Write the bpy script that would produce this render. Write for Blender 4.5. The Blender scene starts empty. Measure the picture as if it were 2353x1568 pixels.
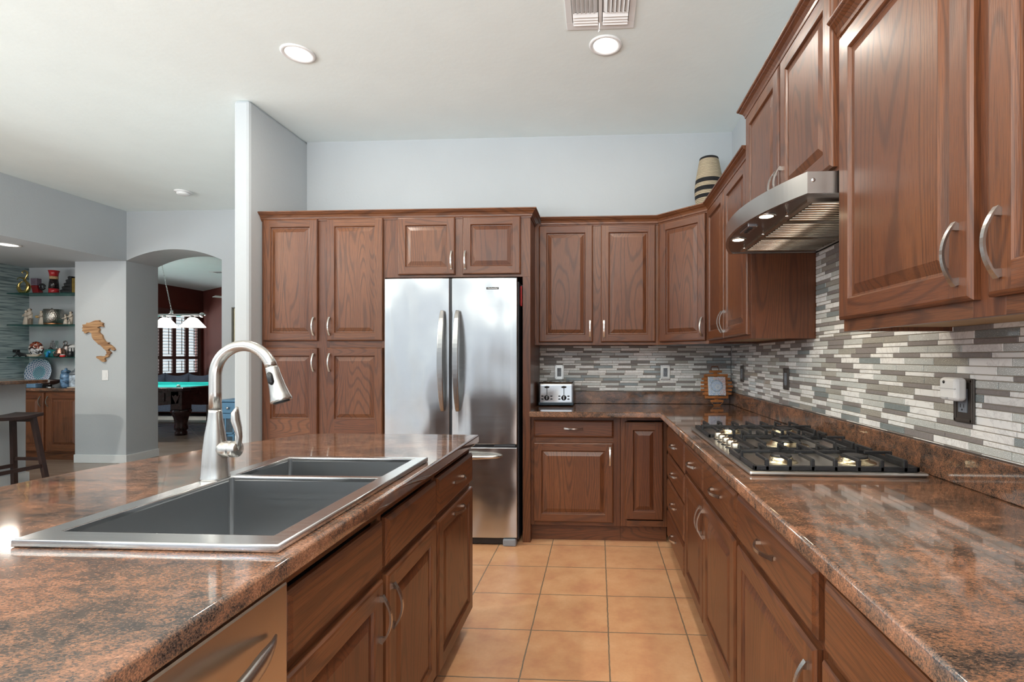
import bpy, bmesh, math, random
from mathutils import Vector, Matrix
random.seed(7)
C = bpy.context.scene.collection
PI = math.pi

# ------------------------------------------------------------ camera
F = 1150.0; TH = math.radians(3.1)
PX = 1374 - F * math.tan(TH); PY = 822.0
cam = bpy.data.cameras.new('camera'); cam_o = bpy.data.objects.new('camera', cam); C.objects.link(cam_o)
cam.sensor_width = 36.0; cam.lens = F / 2353 * 36.0; cam.sensor_fit = 'HORIZONTAL'
cam.shift_x = -(PX - 1176.5) / 2353; cam.shift_y = (PY - 784) / 2353
cam.clip_start = 0.02
cam_o.location = (0, 0, 1.28); cam_o.rotation_euler = (PI / 2, 0, TH)
bpy.context.scene.camera = cam_o

# ------------------------------------------------------------ world, exposure, daylight
sc = bpy.context.scene
vs = sc.view_settings
vs.view_transform = 'Standard'; vs.look = 'None'; vs.gamma = 1; vs.use_curve_mapping = False
vs.exposure = 0.02
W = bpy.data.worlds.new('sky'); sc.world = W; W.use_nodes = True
wn = W.node_tree; bg = wn.nodes['Background']   # made-up bands: bright ground to light the ceiling, dim horizon to calm reflections, sky
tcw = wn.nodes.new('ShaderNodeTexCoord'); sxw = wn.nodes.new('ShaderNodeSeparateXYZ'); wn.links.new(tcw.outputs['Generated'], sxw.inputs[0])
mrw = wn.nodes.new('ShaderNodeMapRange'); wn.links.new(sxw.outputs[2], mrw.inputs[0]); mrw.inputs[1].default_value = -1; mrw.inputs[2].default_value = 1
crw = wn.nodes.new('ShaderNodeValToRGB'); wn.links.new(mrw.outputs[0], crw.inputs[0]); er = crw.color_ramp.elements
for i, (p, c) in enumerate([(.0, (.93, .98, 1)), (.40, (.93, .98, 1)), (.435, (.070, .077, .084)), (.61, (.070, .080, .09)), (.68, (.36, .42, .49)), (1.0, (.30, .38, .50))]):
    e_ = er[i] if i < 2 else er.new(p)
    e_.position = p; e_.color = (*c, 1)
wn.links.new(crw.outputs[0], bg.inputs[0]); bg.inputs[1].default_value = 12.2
sc.cycles.max_bounces = 7; sc.cycles.diffuse_bounces = 4; sc.cycles.glossy_bounces = 4; sc.cycles.transmission_bounces = 5
sc.cycles.caustics_reflective = False; sc.cycles.caustics_refractive = False
sc.cycles.sample_clamp_indirect = 6

def area(name, loc, rot, sx, sy, power, col=(1, 1, 1), spread=None):
    l = bpy.data.lights.new(name, 'AREA'); l.shape = 'RECTANGLE'; l.size = sx; l.size_y = sy; l.energy = power; l.color = col
    if spread: l.spread = spread
    o = bpy.data.objects.new(name, l); C.objects.link(o); o.location = loc; o.rotation_euler = rot
    return o
DAY = (0.93, 0.97, 1.0)
# daylight entering by the patio doors behind the camera and by unseen breakfast and living room openings
def portal(name, loc, rot, sx, sy):
    o = area(name, loc, rot, sx, sy, 1.0); o.data.cycles.is_portal = True; return o
portal('patio_opening', (-2.4, -3.45, 1.35), (PI / 2, 0, 0), 4.4, 2.7)
portal('nook_opening', (.525, -3.45, 1.35), (PI / 2, 0, 0), .95, 2.7)
portal('added_rear_opening', (-7.0, -3.45, 1.35), (PI / 2, 0, 0), 4.0, 2.7)  # unseen opening added to light the arch wall and niche
portal('living_side_opening', (-9.65, .3, 1.35), (PI / 2, 0, -PI / 2), 7.0, 2.7)
portal('added_side_opening', (1.1, -1.95, 1.35), (PI / 2, 0, PI / 2), 2.4, 2.7)  # unseen glazing added to let in more ambient daylight
portal('game_opening', (-10.6, 11.38, 1.62), (PI / 2, 0, -PI / 2), 2.5, 1.66)

# ------------------------------------------------------------ mesh helper
class MB:
    def __init__(s): s.v = []; s.f = []; s.m = []; s.sm = []
    def add(s, vs_, fs, m=0, smooth=False):
        b = len(s.v); s.v += [tuple(v) for v in vs_]
        for i, f in enumerate(fs):
            s.f.append([b + k for k in f]); s.m.append(m if isinstance(m, int) else m[i]); s.sm.append(smooth)
        return s
    def box(s, x0, x1, y0, y1, z0, z1, m=0, b=0.0):
        if x0 > x1: x0, x1 = x1, x0
        if y0 > y1: y0, y1 = y1, y0
        if z0 > z1: z0, z1 = z1, z0
        if b <= 0:
            s.add([(x0,y0,z0),(x1,y0,z0),(x1,y1,z0),(x0,y1,z0),(x0,y0,z1),(x1,y0,z1),(x1,y1,z1),(x0,y1,z1)],
                  [(0,3,2,1),(4,5,6,7),(0,1,5,4),(1,2,6,5),(2,3,7,6),(3,0,4,7)], m)
            return s
        b = min(b, (x1-x0)*.49, (y1-y0)*.49, (z1-z0)*.49)
        bm = bmesh.new(); bmesh.ops.create_cube(bm, size=1)
        for v in bm.verts:
            v.co = Vector(((x0+x1)/2+v.co.x*(x1-x0), (y0+y1)/2+v.co.y*(y1-y0), (z0+z1)/2+v.co.z*(z1-z0)))
        bmesh.ops.bevel(bm, geom=bm.edges[:], offset=b, segments=2, affect='EDGES', profile=0.5)
        bm.verts.index_update()
        s.add([v.co[:] for v in bm.verts], [[v.index for v in f.verts] for f in bm.faces], m)
        bm.free(); return s
    def prism(s, pts, h0, h1, ax='z', m=0, hole=None):
        n = len(pts)
        def P(p, h): return {'z': (p[0], p[1], h), 'y': (p[0], h, p[1]), 'x': (h, p[0], p[1])}[ax]
        v = [P(p, h0) for p in pts] + [P(p, h1) for p in pts]
        f = [list(range(n))[::-1], list(range(n, 2*n))] + [[i, (i+1) % n, n+(i+1) % n, n+i] for i in range(n)]
        return s.add(v, f, m)
    def lathe(s, prof, c=(0,0,0), ax='z', n=28, m=0, sx=1, sy=1, smooth=True):
        v = []; f = []
        for r, h in prof:
            for k in range(n):
                a = 2*PI*k/n; p = (r*math.cos(a)*sx, r*math.sin(a)*sy, h)
                if ax == 'x': p = (p[2], p[0], p[1])
                if ax == 'y': p = (p[0], p[2], p[1])
                v.append((c[0]+p[0], c[1]+p[1], c[2]+p[2]))
        for i in range(len(prof)-1):
            for k in range(n):
                f.append([i*n+k, i*n+(k+1) % n, (i+1)*n+(k+1) % n, (i+1)*n+k])
        f.append(list(range(n))[::-1]); f.append([(len(prof)-1)*n+k for k in range(n)])
        return s.add(v, f, m, smooth)
    def tube(s, path, r, n=12, m=0, flat=1.0, up=(0,0,1), smooth=True, closed=False):
        """tube of radius r (number or list); flat squashes the section across its binormal"""
        P = [Vector(p) for p in path]; N = len(P); v = []; f = []
        R = r if isinstance(r, (list, tuple)) else [r]*N
        FL = flat if isinstance(flat, (list, tuple)) else [flat]*N
        nrm = None
        for i in range(N):
            t = (P[min(i+1, N-1)] - P[max(i-1, 0)])
            if closed: t = P[(i+1) % N] - P[i-1]
            t.normalize()
            if nrm is None:
                u = Vector(up)
                if abs(t.dot(u)) > .95: u = Vector((1, 0, 0)) if abs(t.x) < .9 else Vector((0, 1, 0))
                nrm = (u - t*u.dot(t)).normalized()
            else:
                nrm = (nrm - t*nrm.dot(t)).normalized()
            bi = t.cross(nrm)
            for k in range(n):
                a = 2*PI*k/n
                v.append(P[i] + nrm*math.cos(a)*R[i] + bi*math.sin(a)*R[i]*FL[i])
        for i in range(N-1 if not closed else N):
            j = (i+1) % N
            for k in range(n):
                f.append([i*n+k, i*n+(k+1) % n, j*n+(k+1) % n, j*n+k])
        if not closed:
            f.append(list(range(n))[::-1]); f.append([(N-1)*n+k for k in range(n)])
        return s.add(v, f, m, smooth)
    def strip(s, path, w, t, wdir, m=0):
        """rectangular-section bar along a path; w across wdir, t along the other normal"""
        P = [Vector(p) for p in path]; N = len(P); wd = Vector(wdir).normalized(); v = []; f = []
        for i in range(N):
            tg = (P[min(i+1, N-1)] - P[max(i-1, 0)]).normalized()
            nn = tg.cross(wd).normalized()
            ww = (w[i] if isinstance(w, list) else w)/2; tt = (t[i] if isinstance(t, list) else t)/2
            for a, b in ((-1,-1),(1,-1),(1,1),(-1,1)): v.append(P[i] + wd*a*ww + nn*b*tt)
        for i in range(N-1):
            for k in range(4): f.append([i*4+k, i*4+(k+1) % 4, (i+1)*4+(k+1) % 4, (i+1)*4+k])
        f.append([0,3,2,1]); f.append([(N-1)*4+k for k in range(4)])
        return s.add(v, f, m)
    def ball(s, c, r, m=0, sx=1, sy=1, sz=1, n=14):
        prof = [(max(1e-4, r*math.sin(PI*i/8)), -r*math.cos(PI*i/8)*sz) for i in range(9)]
        return s.lathe(prof, c, 'z', n, m, sx, sy)
    def build(s, name, mats, parent=None, bevel=0, xf=None, subsurf=0, weld=False):
        me = bpy.data.meshes.new(name); me.from_pydata([tuple(v) for v in s.v], [], s.f)
        if not isinstance(mats, (list, tuple)): mats = [mats]
        for mm in mats: me.materials.append(mm)
        for i, p in enumerate(me.polygons):
            p.material_index = min(s.m[i], len(mats)-1); p.use_smooth = s.sm[i]
        if xf is not None: me.transform(xf)
        bm = bmesh.new(); bm.from_mesh(me)
        if weld: bmesh.ops.remove_doubles(bm, verts=bm.verts[:], dist=1e-5)
        bmesh.ops.recalc_face_normals(bm, faces=bm.faces[:]); bm.to_mesh(me); bm.free()
        me.update()
        o = bpy.data.objects.new(name, me); C.objects.link(o)
        if parent is not None: o.parent = parent
        if bevel:
            b = o.modifiers.new('bevel', 'BEVEL'); b.width = bevel; b.segments = 2; b.limit_method = 'ANGLE'; b.angle_limit = 0.7
        if subsurf:
            b = o.modifiers.new('sub', 'SUBSURF'); b.levels = subsurf; b.render_levels = subsurf
        return o

def tag(o, label, cat, group=None):
    o['label'] = label; o['category'] = cat
    if group: o['group'] = group
    return o
def thing(name, label, cat, loc=(0,0,0), rotz=0, group=None):
    o = bpy.data.objects.new(name, None); C.objects.link(o); o.empty_display_size = .1
    o.location = loc; o.rotation_euler = (0, 0, rotz); return tag(o, label, cat, group)
def struct(o): o['kind'] = 'structure'; return o
def child(name, mb, mat, parent, label=None, **k):
    o = mb.build(name, mat, parent, **k)
    if label: o['label'] = label
    return o

# ------------------------------------------------------------ materials
def new_mat(name):
    m = bpy.data.materials.new(name); m.use_nodes = True
    nt = m.node_tree; b = nt.nodes['Principled BSDF']; return m, nt, b
def node(nt, typ, ins=None, **props):
    n = nt.nodes.new(typ)
    for k, v in props.items(): setattr(n, k, v)
    if ins:
        for k, v in ins.items():
            if hasattr(v, 'is_linked') or isinstance(v, bpy.types.NodeSocket): nt.links.new(v, n.inputs[k])
            else: n.inputs[k].default_value = v
    return n
def ramp(nt, fac, stops, interp='LINEAR'):
    r = nt.nodes.new('ShaderNodeValToRGB'); r.color_ramp.interpolation = interp
    e = r.color_ramp.elements
    while len(e) < len(stops): e.new(0.5)
    for i, (p, c) in enumerate(stops): e[i].position = p; e[i].color = (*c, 1) if len(c) == 3 else c
    nt.links.new(fac, r.inputs[0]); return r
def math_n(nt, op, a, b=None, c=None):
    n = nt.nodes.new('ShaderNodeMath'); n.operation = op
    for i, x in enumerate((a, b, c)):
        if x is None: continue
        if isinstance(x, (int, float)): n.inputs[i].default_value = x
        else: nt.links.new(x, n.inputs[i])
    return n.outputs[0]
def mixc(nt, fac, a, b, typ='MIX'):
    n = nt.nodes.new('ShaderNodeMix'); n.data_type = 'RGBA'; n.blend_type = typ
    for i, x in ((0, fac), (6, a), (7, b)):
        if isinstance(x, (int, float)): n.inputs[i].default_value = x
        elif isinstance(x, tuple): n.inputs[i].default_value = (*x, 1) if len(x) == 3 else x
        else: nt.links.new(x, n.inputs[i])
    return n.outputs[2]
def plain(name, col, rough=0.5, metal=0.0, coat=0.0, emit=None, estr=1.0, trans=0, noise=0.0, nscale=20, alpha=None, bump=0.0, bscale=80):
    m, nt, b = new_mat(name)
    b.inputs['Base Color'].default_value = (*col, 1); b.inputs['Roughness'].default_value = rough
    b.inputs['Metallic'].default_value = metal; b.inputs['Coat Weight'].default_value = coat
    b.inputs['Transmission Weight'].default_value = trans
    if emit: b.inputs['Emission Color'].default_value = (*emit, 1); b.inputs['Emission Strength'].default_value = estr
    co = node(nt, 'ShaderNodeTexCoord').outputs['Object']
    if noise:
        n = node(nt, 'ShaderNodeTexNoise', {'Vector': co, 'Scale': nscale, 'Detail': 4.0})
        r = ramp(nt, n.outputs[0], [(0.3, tuple(c*(1-noise) for c in col)), (0.7, tuple(min(1, c*(1+noise)) for c in col))])
        nt.links.new(r.outputs[0], b.inputs['Base Color'])
    if bump:
        n = node(nt, 'ShaderNodeTexNoise', {'Vector': co, 'Scale': bscale, 'Detail': 4.0})
        bp = node(nt, 'ShaderNodeBump', {'Height': n.outputs[0], 'Strength': bump, 'Distance': 0.01})
        nt.links.new(bp.outputs[0], b.inputs['Normal'])
    return m

def oak(name, axis, dark=(0.028, 0.010, 0.006), mid=(0.124, 0.0375, 0.0145), light=(0.202, 0.074, 0.027)):
    m, nt, b = new_mat(name)
    tc = node(nt, 'ShaderNodeTexCoord').outputs['Object']
    rnd = node(nt, 'ShaderNodeObjectInfo').outputs['Random']
    off = math_n(nt, 'MULTIPLY', rnd, 37.0)
    cb = node(nt, 'ShaderNodeCombineXYZ', {0: off, 1: off, 2: off})
    ad = node(nt, 'ShaderNodeVectorMath', {0: tc, 1: cb.outputs[0]}, operation='ADD').outputs[0]
    sc_l = {'z': (1, 1, .11), 'x': (.11, 1, 1)}[axis]
    sc_f = {'z': (1, 1, .022), 'x': (.022, 1, 1)}[axis]
    q = node(nt, 'ShaderNodeVectorMath', {0: ad, 1: sc_l}, operation='MULTIPLY').outputs[0]
    pf = node(nt, 'ShaderNodeVectorMath', {0: ad, 1: sc_f}, operation='MULTIPLY').outputs[0]
    n1 = node(nt, 'ShaderNodeTexNoise', {'Vector': q, 'Scale': 5.0, 'Detail': 1.5, 'Roughness': .4, 'Distortion': .3}).outputs[0]
    rings = math_n(nt, 'SINE', math_n(nt, 'MULTIPLY', n1, 190.0))
    rings = math_n(nt, 'MULTIPLY_ADD', rings, 0.5, 0.5)
    n2 = node(nt, 'ShaderNodeTexNoise', {'Vector': pf, 'Scale': 620.0, 'Detail': 2.0}).outputs[0]
    n3 = node(nt, 'ShaderNodeTexNoise', {'Vector': q, 'Scale': 3.0, 'Detail': 3.0}).outputs[0]
    pores = ramp(nt, n2, [(0.46, (0, 0, 0)), (0.62, (1, 1, 1))]).outputs[0]
    ringd = ramp(nt, rings, [(0.0, (0, 0, 0)), (0.34, (1, 1, 1))]).outputs[0]
    base = ramp(nt, n3, [(0.3, mid), (0.75, light)]).outputs[0]
    c1 = mixc(nt, math_n(nt, 'MULTIPLY', math_n(nt, 'SUBTRACT', 1.0, ringd), 0.46), base, dark)
    c2 = mixc(nt, math_n(nt, 'MULTIPLY', pores, 0.40), c1, dark)
    nt.links.new(c2, b.inputs['Base Color'])
    b.inputs['Roughness'].default_value = 0.36
    b.inputs['Coat Weight'].default_value = 0.14; b.inputs['Coat Roughness'].default_value = 0.20
    h = math_n(nt, 'SUBTRACT', 1.0, pores)
    bp = node(nt, 'ShaderNodeBump', {'Height': h, 'Strength': 0.25, 'Distance': 0.0006})
    nt.links.new(bp.outputs[0], b.inputs['Normal'])
    return m
OAKV = oak('stained_oak_upright', 'z'); OAKH = oak('stained_oak_level', 'x')
OAK = [OAKV, OAKH]

def granite():
    m, nt, b = new_mat('red_brown_granite')
    tc = node(nt, 'ShaderNodeTexCoord').outputs['Object']
    st = node(nt, 'ShaderNodeVectorMath', {0: tc, 1: (.72, 1.2, 1.2)}, operation='MULTIPLY').outputs[0]
    fl = node(nt, 'ShaderNodeTexNoise', {'Vector': st, 'Scale': 290.0, 'Detail': 4.0, 'Roughness': .72, 'Distortion': .4}).outputs[0]
    lo = node(nt, 'ShaderNodeTexNoise', {'Vector': st, 'Scale': 5.0, 'Detail': 5.0, 'Roughness': .6, 'Distortion': 1.6}).outputs[0]
    md = node(nt, 'ShaderNodeTexNoise', {'Vector': st, 'Scale': 26.0, 'Detail': 4.0, 'Roughness': .6, 'Distortion': 1.0}).outputs[0]
    th = math_n(nt, 'ADD', fl, math_n(nt, 'MULTIPLY', math_n(nt, 'SUBTRACT', lo, .5), .55))
    th = math_n(nt, 'ADD', th, math_n(nt, 'MULTIPLY', math_n(nt, 'SUBTRACT', md, .5), .45))
    c = ramp(nt, th, [(0.30, (.018, .016, .016)), (0.42, (.085, .058, .045)), (0.52, (.18, .092, .055)), (0.66, (.33, .150, .083)), (0.82, (.42, .25, .165))]).outputs[0]
    nt.links.new(c, b.inputs['Base Color'])
    b.inputs['Roughness'].default_value = .07; b.inputs['Specular IOR Level'].default_value = .6
    b.inputs['Coat Weight'].default_value = .3; b.inputs['Coat Roughness'].default_value = .02
    return m
GRAN = granite()

def steel(name, col=(.60, .60, .60), rough=.26, axis=None, wavy=0.0, aniso=0.0):
    m, nt, b = new_mat(name)
    b.inputs['Base Color'].default_value = (*col, 1); b.inputs['Metallic'].default_value = 1
    tc = node(nt, 'ShaderNodeTexCoord').outputs['Object']
    s_ = {'x': (2, 300, 300), 'y': (300, 2, 300), 'z': (300, 300, 2), None: (60, 60, 60)}[axis]
    q = node(nt, 'ShaderNodeVectorMath', {0: tc, 1: s_}, operation='MULTIPLY').outputs[0]
    n = node(nt, 'ShaderNodeTexNoise', {'Vector': q, 'Scale': 1.0, 'Detail': 2.0}).outputs[0]
    r = math_n(nt, 'MULTIPLY_ADD', n, .10 if axis else .02, rough-(.05 if axis else .01)); nt.links.new(r, b.inputs['Roughness'])
    if wavy:
        wq = node(nt, 'ShaderNodeVectorMath', {0: tc, 1: (1.6, 1, .7)}, operation='MULTIPLY').outputs[0]
        w = node(nt, 'ShaderNodeTexNoise', {'Vector': wq, 'Scale': 2.6, 'Detail': 1.0}).outputs[0]
        bp = node(nt, 'ShaderNodeBump', {'Height': w, 'Strength': 1.0, 'Distance': wavy}); nt.links.new(bp.outputs[0], b.inputs['Normal'])
    return m
STEEL = steel('brushed_stainless_steel', (.56, .565, .57), .22, 'x', wavy=.035)
SINKM = steel('satin_sink_steel', (.42, .43, .44), .34, 'x')
RIMM = steel('polished_rim_steel', (.68, .68, .68), .22, 'x')
NICK = plain('satin_nickel', (.60, .575, .54), .27, metal=1.0)
CHROME = steel('polished_chrome', (.8, .8, .8), .09)
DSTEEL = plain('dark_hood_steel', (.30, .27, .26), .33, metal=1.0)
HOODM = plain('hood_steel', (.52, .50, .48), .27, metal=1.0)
BRASS = steel('gold_metal', (.75, .55, .20), .18)
BLACKM = plain('black_plastic', (.012, .012, .014), .35, noise=.2)
IRON = plain('matte_black_cast_iron', (.018, .018, .020), .42, noise=.3, nscale=90, bump=.15, bscale=300)
WALLM = plain('pale_blue_grey_wall_paint', (.475, .505, .525), .72, noise=.015, nscale=3, bump=.10, bscale=60)
CEILM = plain('off_white_ceiling_paint', (.82, .895, .89), .8, noise=.015, nscale=4, bump=.12, bscale=22)
TRIMM = plain('white_trim_paint', (.72, .74, .74), .4, noise=.01)
REDW = plain('rust_red_wall_paint', (.125, .026, .017), .75, noise=.05, nscale=4, bump=.1)
WHITEP = plain('white_plastic', (.80, .80, .80), .3, noise=.01)
BULB = plain('lamp_diffuser', (1, 1, 1), .4, emit=(1.0, .97, .90), estr=9.0, noise=.01)
WARM = plain('warm_halogen_lens', (1, 1, 1), .3, emit=(1.0, .88, .62), estr=25.0, noise=.01)
PLY = plain('pale_plywood', (.42, .27, .13), .6, noise=.12, nscale=6)
DWOOD = plain('dark_walnut_stain', (.035, .018, .015), .35, noise=.25, nscale=12)
FELT = plain('turquoise_billiard_cloth', (.0, .33, .32), .9, noise=.04, nscale=60)
NAVY = plain('slate_blue_upholstery', (.055, .075, .115), .85, noise=.15, nscale=50, bump=.2)

def floor_tiles():
    m, nt, b = new_mat('terracotta_floor_tile')
    tc = node(nt, 'ShaderNodeTexCoord').outputs['Object']
    wob = node(nt, 'ShaderNodeTexNoise', {'Vector': tc, 'Scale': 30.0, 'Detail': 3.0}).outputs['Color']
    wv = node(nt, 'ShaderNodeVectorMath', {0: wob, 1: (.5, .5, .5)}, operation='SUBTRACT').outputs[0]
    wv = node(nt, 'ShaderNodeVectorMath', {0: wv, 'Scale': .006}, operation='SCALE').outputs[0]
    p = node(nt, 'ShaderNodeVectorMath', {0: tc, 1: wv}, operation='ADD').outputs[0]
    p = node(nt, 'ShaderNodeVectorMath', {0: p, 1: (-.0485+20*.3615, -3.0485+30*.3565, 0)}, operation='ADD').outputs[0]
    br = node(nt, 'ShaderNodeTexBrick', {'Vector': p, 'Scale': 1.0, 'Mortar Size': .0035, 'Mortar Smooth': .2, 'Bias': 0.0, 'Brick Width': .3615, 'Row Height': .3565,
              'Color1': (0, 0, 0, 1), 'Color2': (1, 1, 1, 1), 'Mortar': (.5, .5, .5, 1)}, offset=0.0, squash=1.0)
    n1 = node(nt, 'ShaderNodeTexNoise', {'Vector': tc, 'Scale': 7.0, 'Detail': 5.0, 'Roughness': .6}).outputs[0]
    n2 = node(nt, 'ShaderNodeTexNoise', {'Vector': tc, 'Scale': 70.0, 'Detail': 4.0}).outputs[0]
    base = ramp(nt, n1, [(0.3, (.58, .27, .14)), (0.5, (.68, .36, .18)), (0.72, (.76, .45, .24))]).outputs[0]
    base = mixc(nt, math_n(nt, 'MULTIPLY', br.outputs['Color'], .22), base, (.55, .25, .13))
    base = mixc(nt, math_n(nt, 'MULTIPLY', math_n(nt, 'SUBTRACT', n2, .35), .5), base, (.50, .26, .14))
    col = mixc(nt, br.outputs['Fac'], base, (.22, .155, .10))
    nt.links.new(col, b.inputs['Base Color']); b.inputs['Roughness'].default_value = .38
    h = math_n(nt, 'SUBTRACT', math_n(nt, 'MULTIPLY', n2, .25), br.outputs['Fac'])
    bp = node(nt, 'ShaderNodeBump', {'Height': h, 'Strength': .5, 'Distance': .003}); nt.links.new(bp.outputs[0], b.inputs['Normal'])
    return m
def wood_floor():
    m, nt, b = new_mat('grey_brown_wood_look_tile')
    tc = node(nt, 'ShaderNodeTexCoord').outputs['Object']
    rot = node(nt, 'ShaderNodeMapping', {'Vector': tc, 'Rotation': (0, 0, PI/4)}).outputs[0]
    br = node(nt, 'ShaderNodeTexBrick', {'Vector': rot, 'Scale': 1.0, 'Mortar Size': .004, 'Brick Width': .92, 'Row Height': .92,
              'Color1': (.20, .135, .095, 1), 'Color2': (.29, .215, .165, 1), 'Mortar': (.33, .27, .21, 1)}, offset=0.0)
    q = node(nt, 'ShaderNodeVectorMath', {0: tc, 1: (.7, 5, 1)}, operation='MULTIPLY').outputs[0]
    n = node(nt, 'ShaderNodeTexNoise', {'Vector': q, 'Scale': 2.6, 'Detail': 5.0}).outputs[0]
    c = mixc(nt, ramp(nt, n, [(.35, (0, 0, 0)), (.7, (.8, .8, .8))]).outputs[0], br.outputs['Color'], (.34, .26, .21))
    nt.links.new(c, b.inputs['Base Color']); b.inputs['Roughness'].default_value = .25
    return m
def wallpaper():
    m, nt, b = new_mat('teal_grasscloth_wallpaper')
    tc = node(nt, 'ShaderNodeTexCoord').outputs['Object']
    q = node(nt, 'ShaderNodeVectorMath', {0: tc, 1: (1.6, 1.6, 32)}, operation='MULTIPLY').outputs[0]
    n = node(nt, 'ShaderNodeTexNoise', {'Vector': q, 'Scale': 2.2, 'Detail': 3.0, 'Distortion': .5}).outputs[0]
    c = ramp(nt, n, [(.38, (.12, .17, .18)), (.5, (.27, .35, .36)), (.7, (.42, .50, .50))]).outputs[0]
    nt.links.new(c, b.inputs['Base Color']); b.inputs['Roughness'].default_value = .7
    return m
def glass(name, col, rough=.0, fac=.85):
    m, nt, b = new_mat(name)
    g = node(nt, 'ShaderNodeBsdfGlossy', {'Color': (1, 1, 1, 1), 'Roughness': rough})
    t = node(nt, 'ShaderNodeBsdfTransparent', {'Color': (*col, 1)})
    mx = node(nt, 'ShaderNodeMixShader', {0: 1-fac, 1: t.outputs[0], 2: g.outputs[0]})
    nt.links.new(mx.outputs[0], nt.nodes['Material Output'].inputs[0]); return m
GLASS = glass('clear_glass', (.95, .98, .97)); SHELFG = glass('green_shelf_glass', (.55, .75, .72), fac=.9)
GEDGE = plain('dark_green_glass_edge', (.01, .05, .045), .1, noise=.1)
STONE = plain('taupe_stone_tile', (.25, .225, .22), .45, noise=.10, nscale=120)
GROUT = plain('beige_grout', (.34, .29, .24), .8, noise=.06, nscale=60)
def crackle(name, a, b_):
    m, nt, b = new_mat(name)
    tc = node(nt, 'ShaderNodeTexCoord').outputs['Object']
    v = node(nt, 'ShaderNodeTexVoronoi', {'Vector': tc, 'Scale': 300.0}, feature='DISTANCE_TO_EDGE').outputs[0]
    c = ramp(nt, v, [(0.0, tuple(min(1, x*1.9) for x in b_)), (0.12, a), (0.5, b_)]).outputs[0]
    rnd = node(nt, 'ShaderNodeTexNoise', {'Vector': tc, 'Scale': 14.0}).outputs[0]
    c = mixc(nt, math_n(nt, 'MULTIPLY', rnd, .35), c, b_)
    nt.links.new(c, b.inputs['Base Color']); b.inputs['Roughness'].default_value = .08; b.inputs['Coat Weight'].default_value = .5
    return m
CRG = crackle('crackled_grey_green_glass_tile', (.42, .435, .42), (.52, .54, .52))
CRB = crackle('crackled_blue_grey_glass_tile', (.15, .17, .175), (.25, .28, .285))
CRT = crackle('crackled_taupe_glass_tile', (.24, .225, .20), (.37, .355, .32))
def marble():
    m, nt, b = new_mat('white_marble_tile')
    tc = node(nt, 'ShaderNodeTexCoord').outputs['Object']
    n = node(nt, 'ShaderNodeTexNoise', {'Vector': tc, 'Scale': 9.0, 'Detail': 6.0, 'Roughness': .6, 'Distortion': 2.5}).outputs[0]
    d = math_n(nt, 'ABSOLUTE', math_n(nt, 'SUBTRACT', n, .5))
    c = ramp(nt, d, [(0.0, (.66, .65, .65)), (0.010, (.80, .79, .785)), (0.05, (.88, .875, .87))]).outputs[0]
    nt.links.new(c, b.inputs['Base Color']); b.inputs['Roughness'].default_value = .16
    return m
MARB = marble()

# ------------------------------------------------------------ the room shell
ZC = 3.05; YB = 3.99; XR = 1.05
def sbox(name, m, *b, **k): return struct(MB().box(*b).build(name, m, **k))
def flat_floor(name, m, x0, x1, y0, y1, z=0): return struct(MB().box(x0, x1, y0, y1, z-.1, z).build(name, m))
flat_floor('floor', floor_tiles(), -1.9, XR+.1, -3.5, YB+.1)
WF = wood_floor()
fm = MB().box(-9.6, -1.9, -3.5, 13.2, -.1, 0); fm.box(-10.7, -9.6, 5.9, 13.2, -.1, 0); struct(fm.build('floor_living', WF))
cm = MB().box(-9.6, XR+.1, -3.5, 5.9, ZC, ZC+.1); struct(cm.build('ceiling', CEILM))
sbox('ceiling_game', CEILM, -10.7, -2.37, 5.9, 13.4, ZC, ZC+.1)
sbox('wall_back', WALLM, -2.389, XR+.1, YB, YB+.12, 0, ZC)
wr = MB().box(XR, XR+.12, -.72, YB, 0, ZC); wr.box(XR, XR+.12, -3.5, -.72, 2.7, ZC); wr.box(XR, XR+.12, -3.5, -3.16, 0, 2.7); struct(wr.build('wall_right', WALLM))
sbox('wall_pillar', WALLM, -2.502, -2.390, 3.31, 6.2, 0, ZC, bevel=.02)
# wall with the arch
def arch_wall():
    x0, x1 = -5.705, -4.5; zs, zt = 2.452, 2.585; y0, y1 = 5.76, 6.2
    cx = (x0+x1)/2; hw = (x1-x0)/2; rise = zt-zs; R = (hw*hw+rise*rise)/(2*rise)
    arc = [(cx+R*math.sin(t), zt-R+R*math.cos(t)) for t in [(-1+2*i/20)*math.asin(hw/R) for i in range(21)]]
    mb = MB(); N = len(arc)
    mb.box(-6.36, x0, y0, y1, 0, zs); mb.box(x1, -2.503, y0, y1, 0, ZC)
    mb.box(-6.36, x0, y0, y1, zs, ZC)
    for i in range(N-1):
        a, b = arc[i], arc[i+1]
        mb.prism([(a[0], a[1]), (b[0], b[1]), (b[0], ZC), (a[0], ZC)], y0, y1, 'y')
    return mb
struct(arch_wall().build('wall_arch', WALLM, weld=True, bevel=.0))
# soffit over the bar niche, niche walls
tm_ = MB().box(-9.6, -5.7, 2.4, 5.76, 2.45, ZC-.001); tm_.box(-9.6, -6.361, 5.76, 6.20, 2.45, ZC-.001); struct(tm_.build('trim_1', WALLM))
sbox('wall_niche', WALLM, -9.6, -6.361, 6.13, 6.2, 0, 2.449)
sbox('wall_niche_side', wallpaper(), -7.50, -7.40, 3.6, 6.13, 0, 2.449)
wl = MB().box(-9.72, -9.6, 3.8, 6.2, 0, ZC); wl.box(-9.72, -9.6, -3.5, 3.8, 2.7, ZC); wl.box(-9.72, -9.6, -3.5, -3.2, 0, 2.7); struct(wl.build('wall_left', WALLM))
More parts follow.
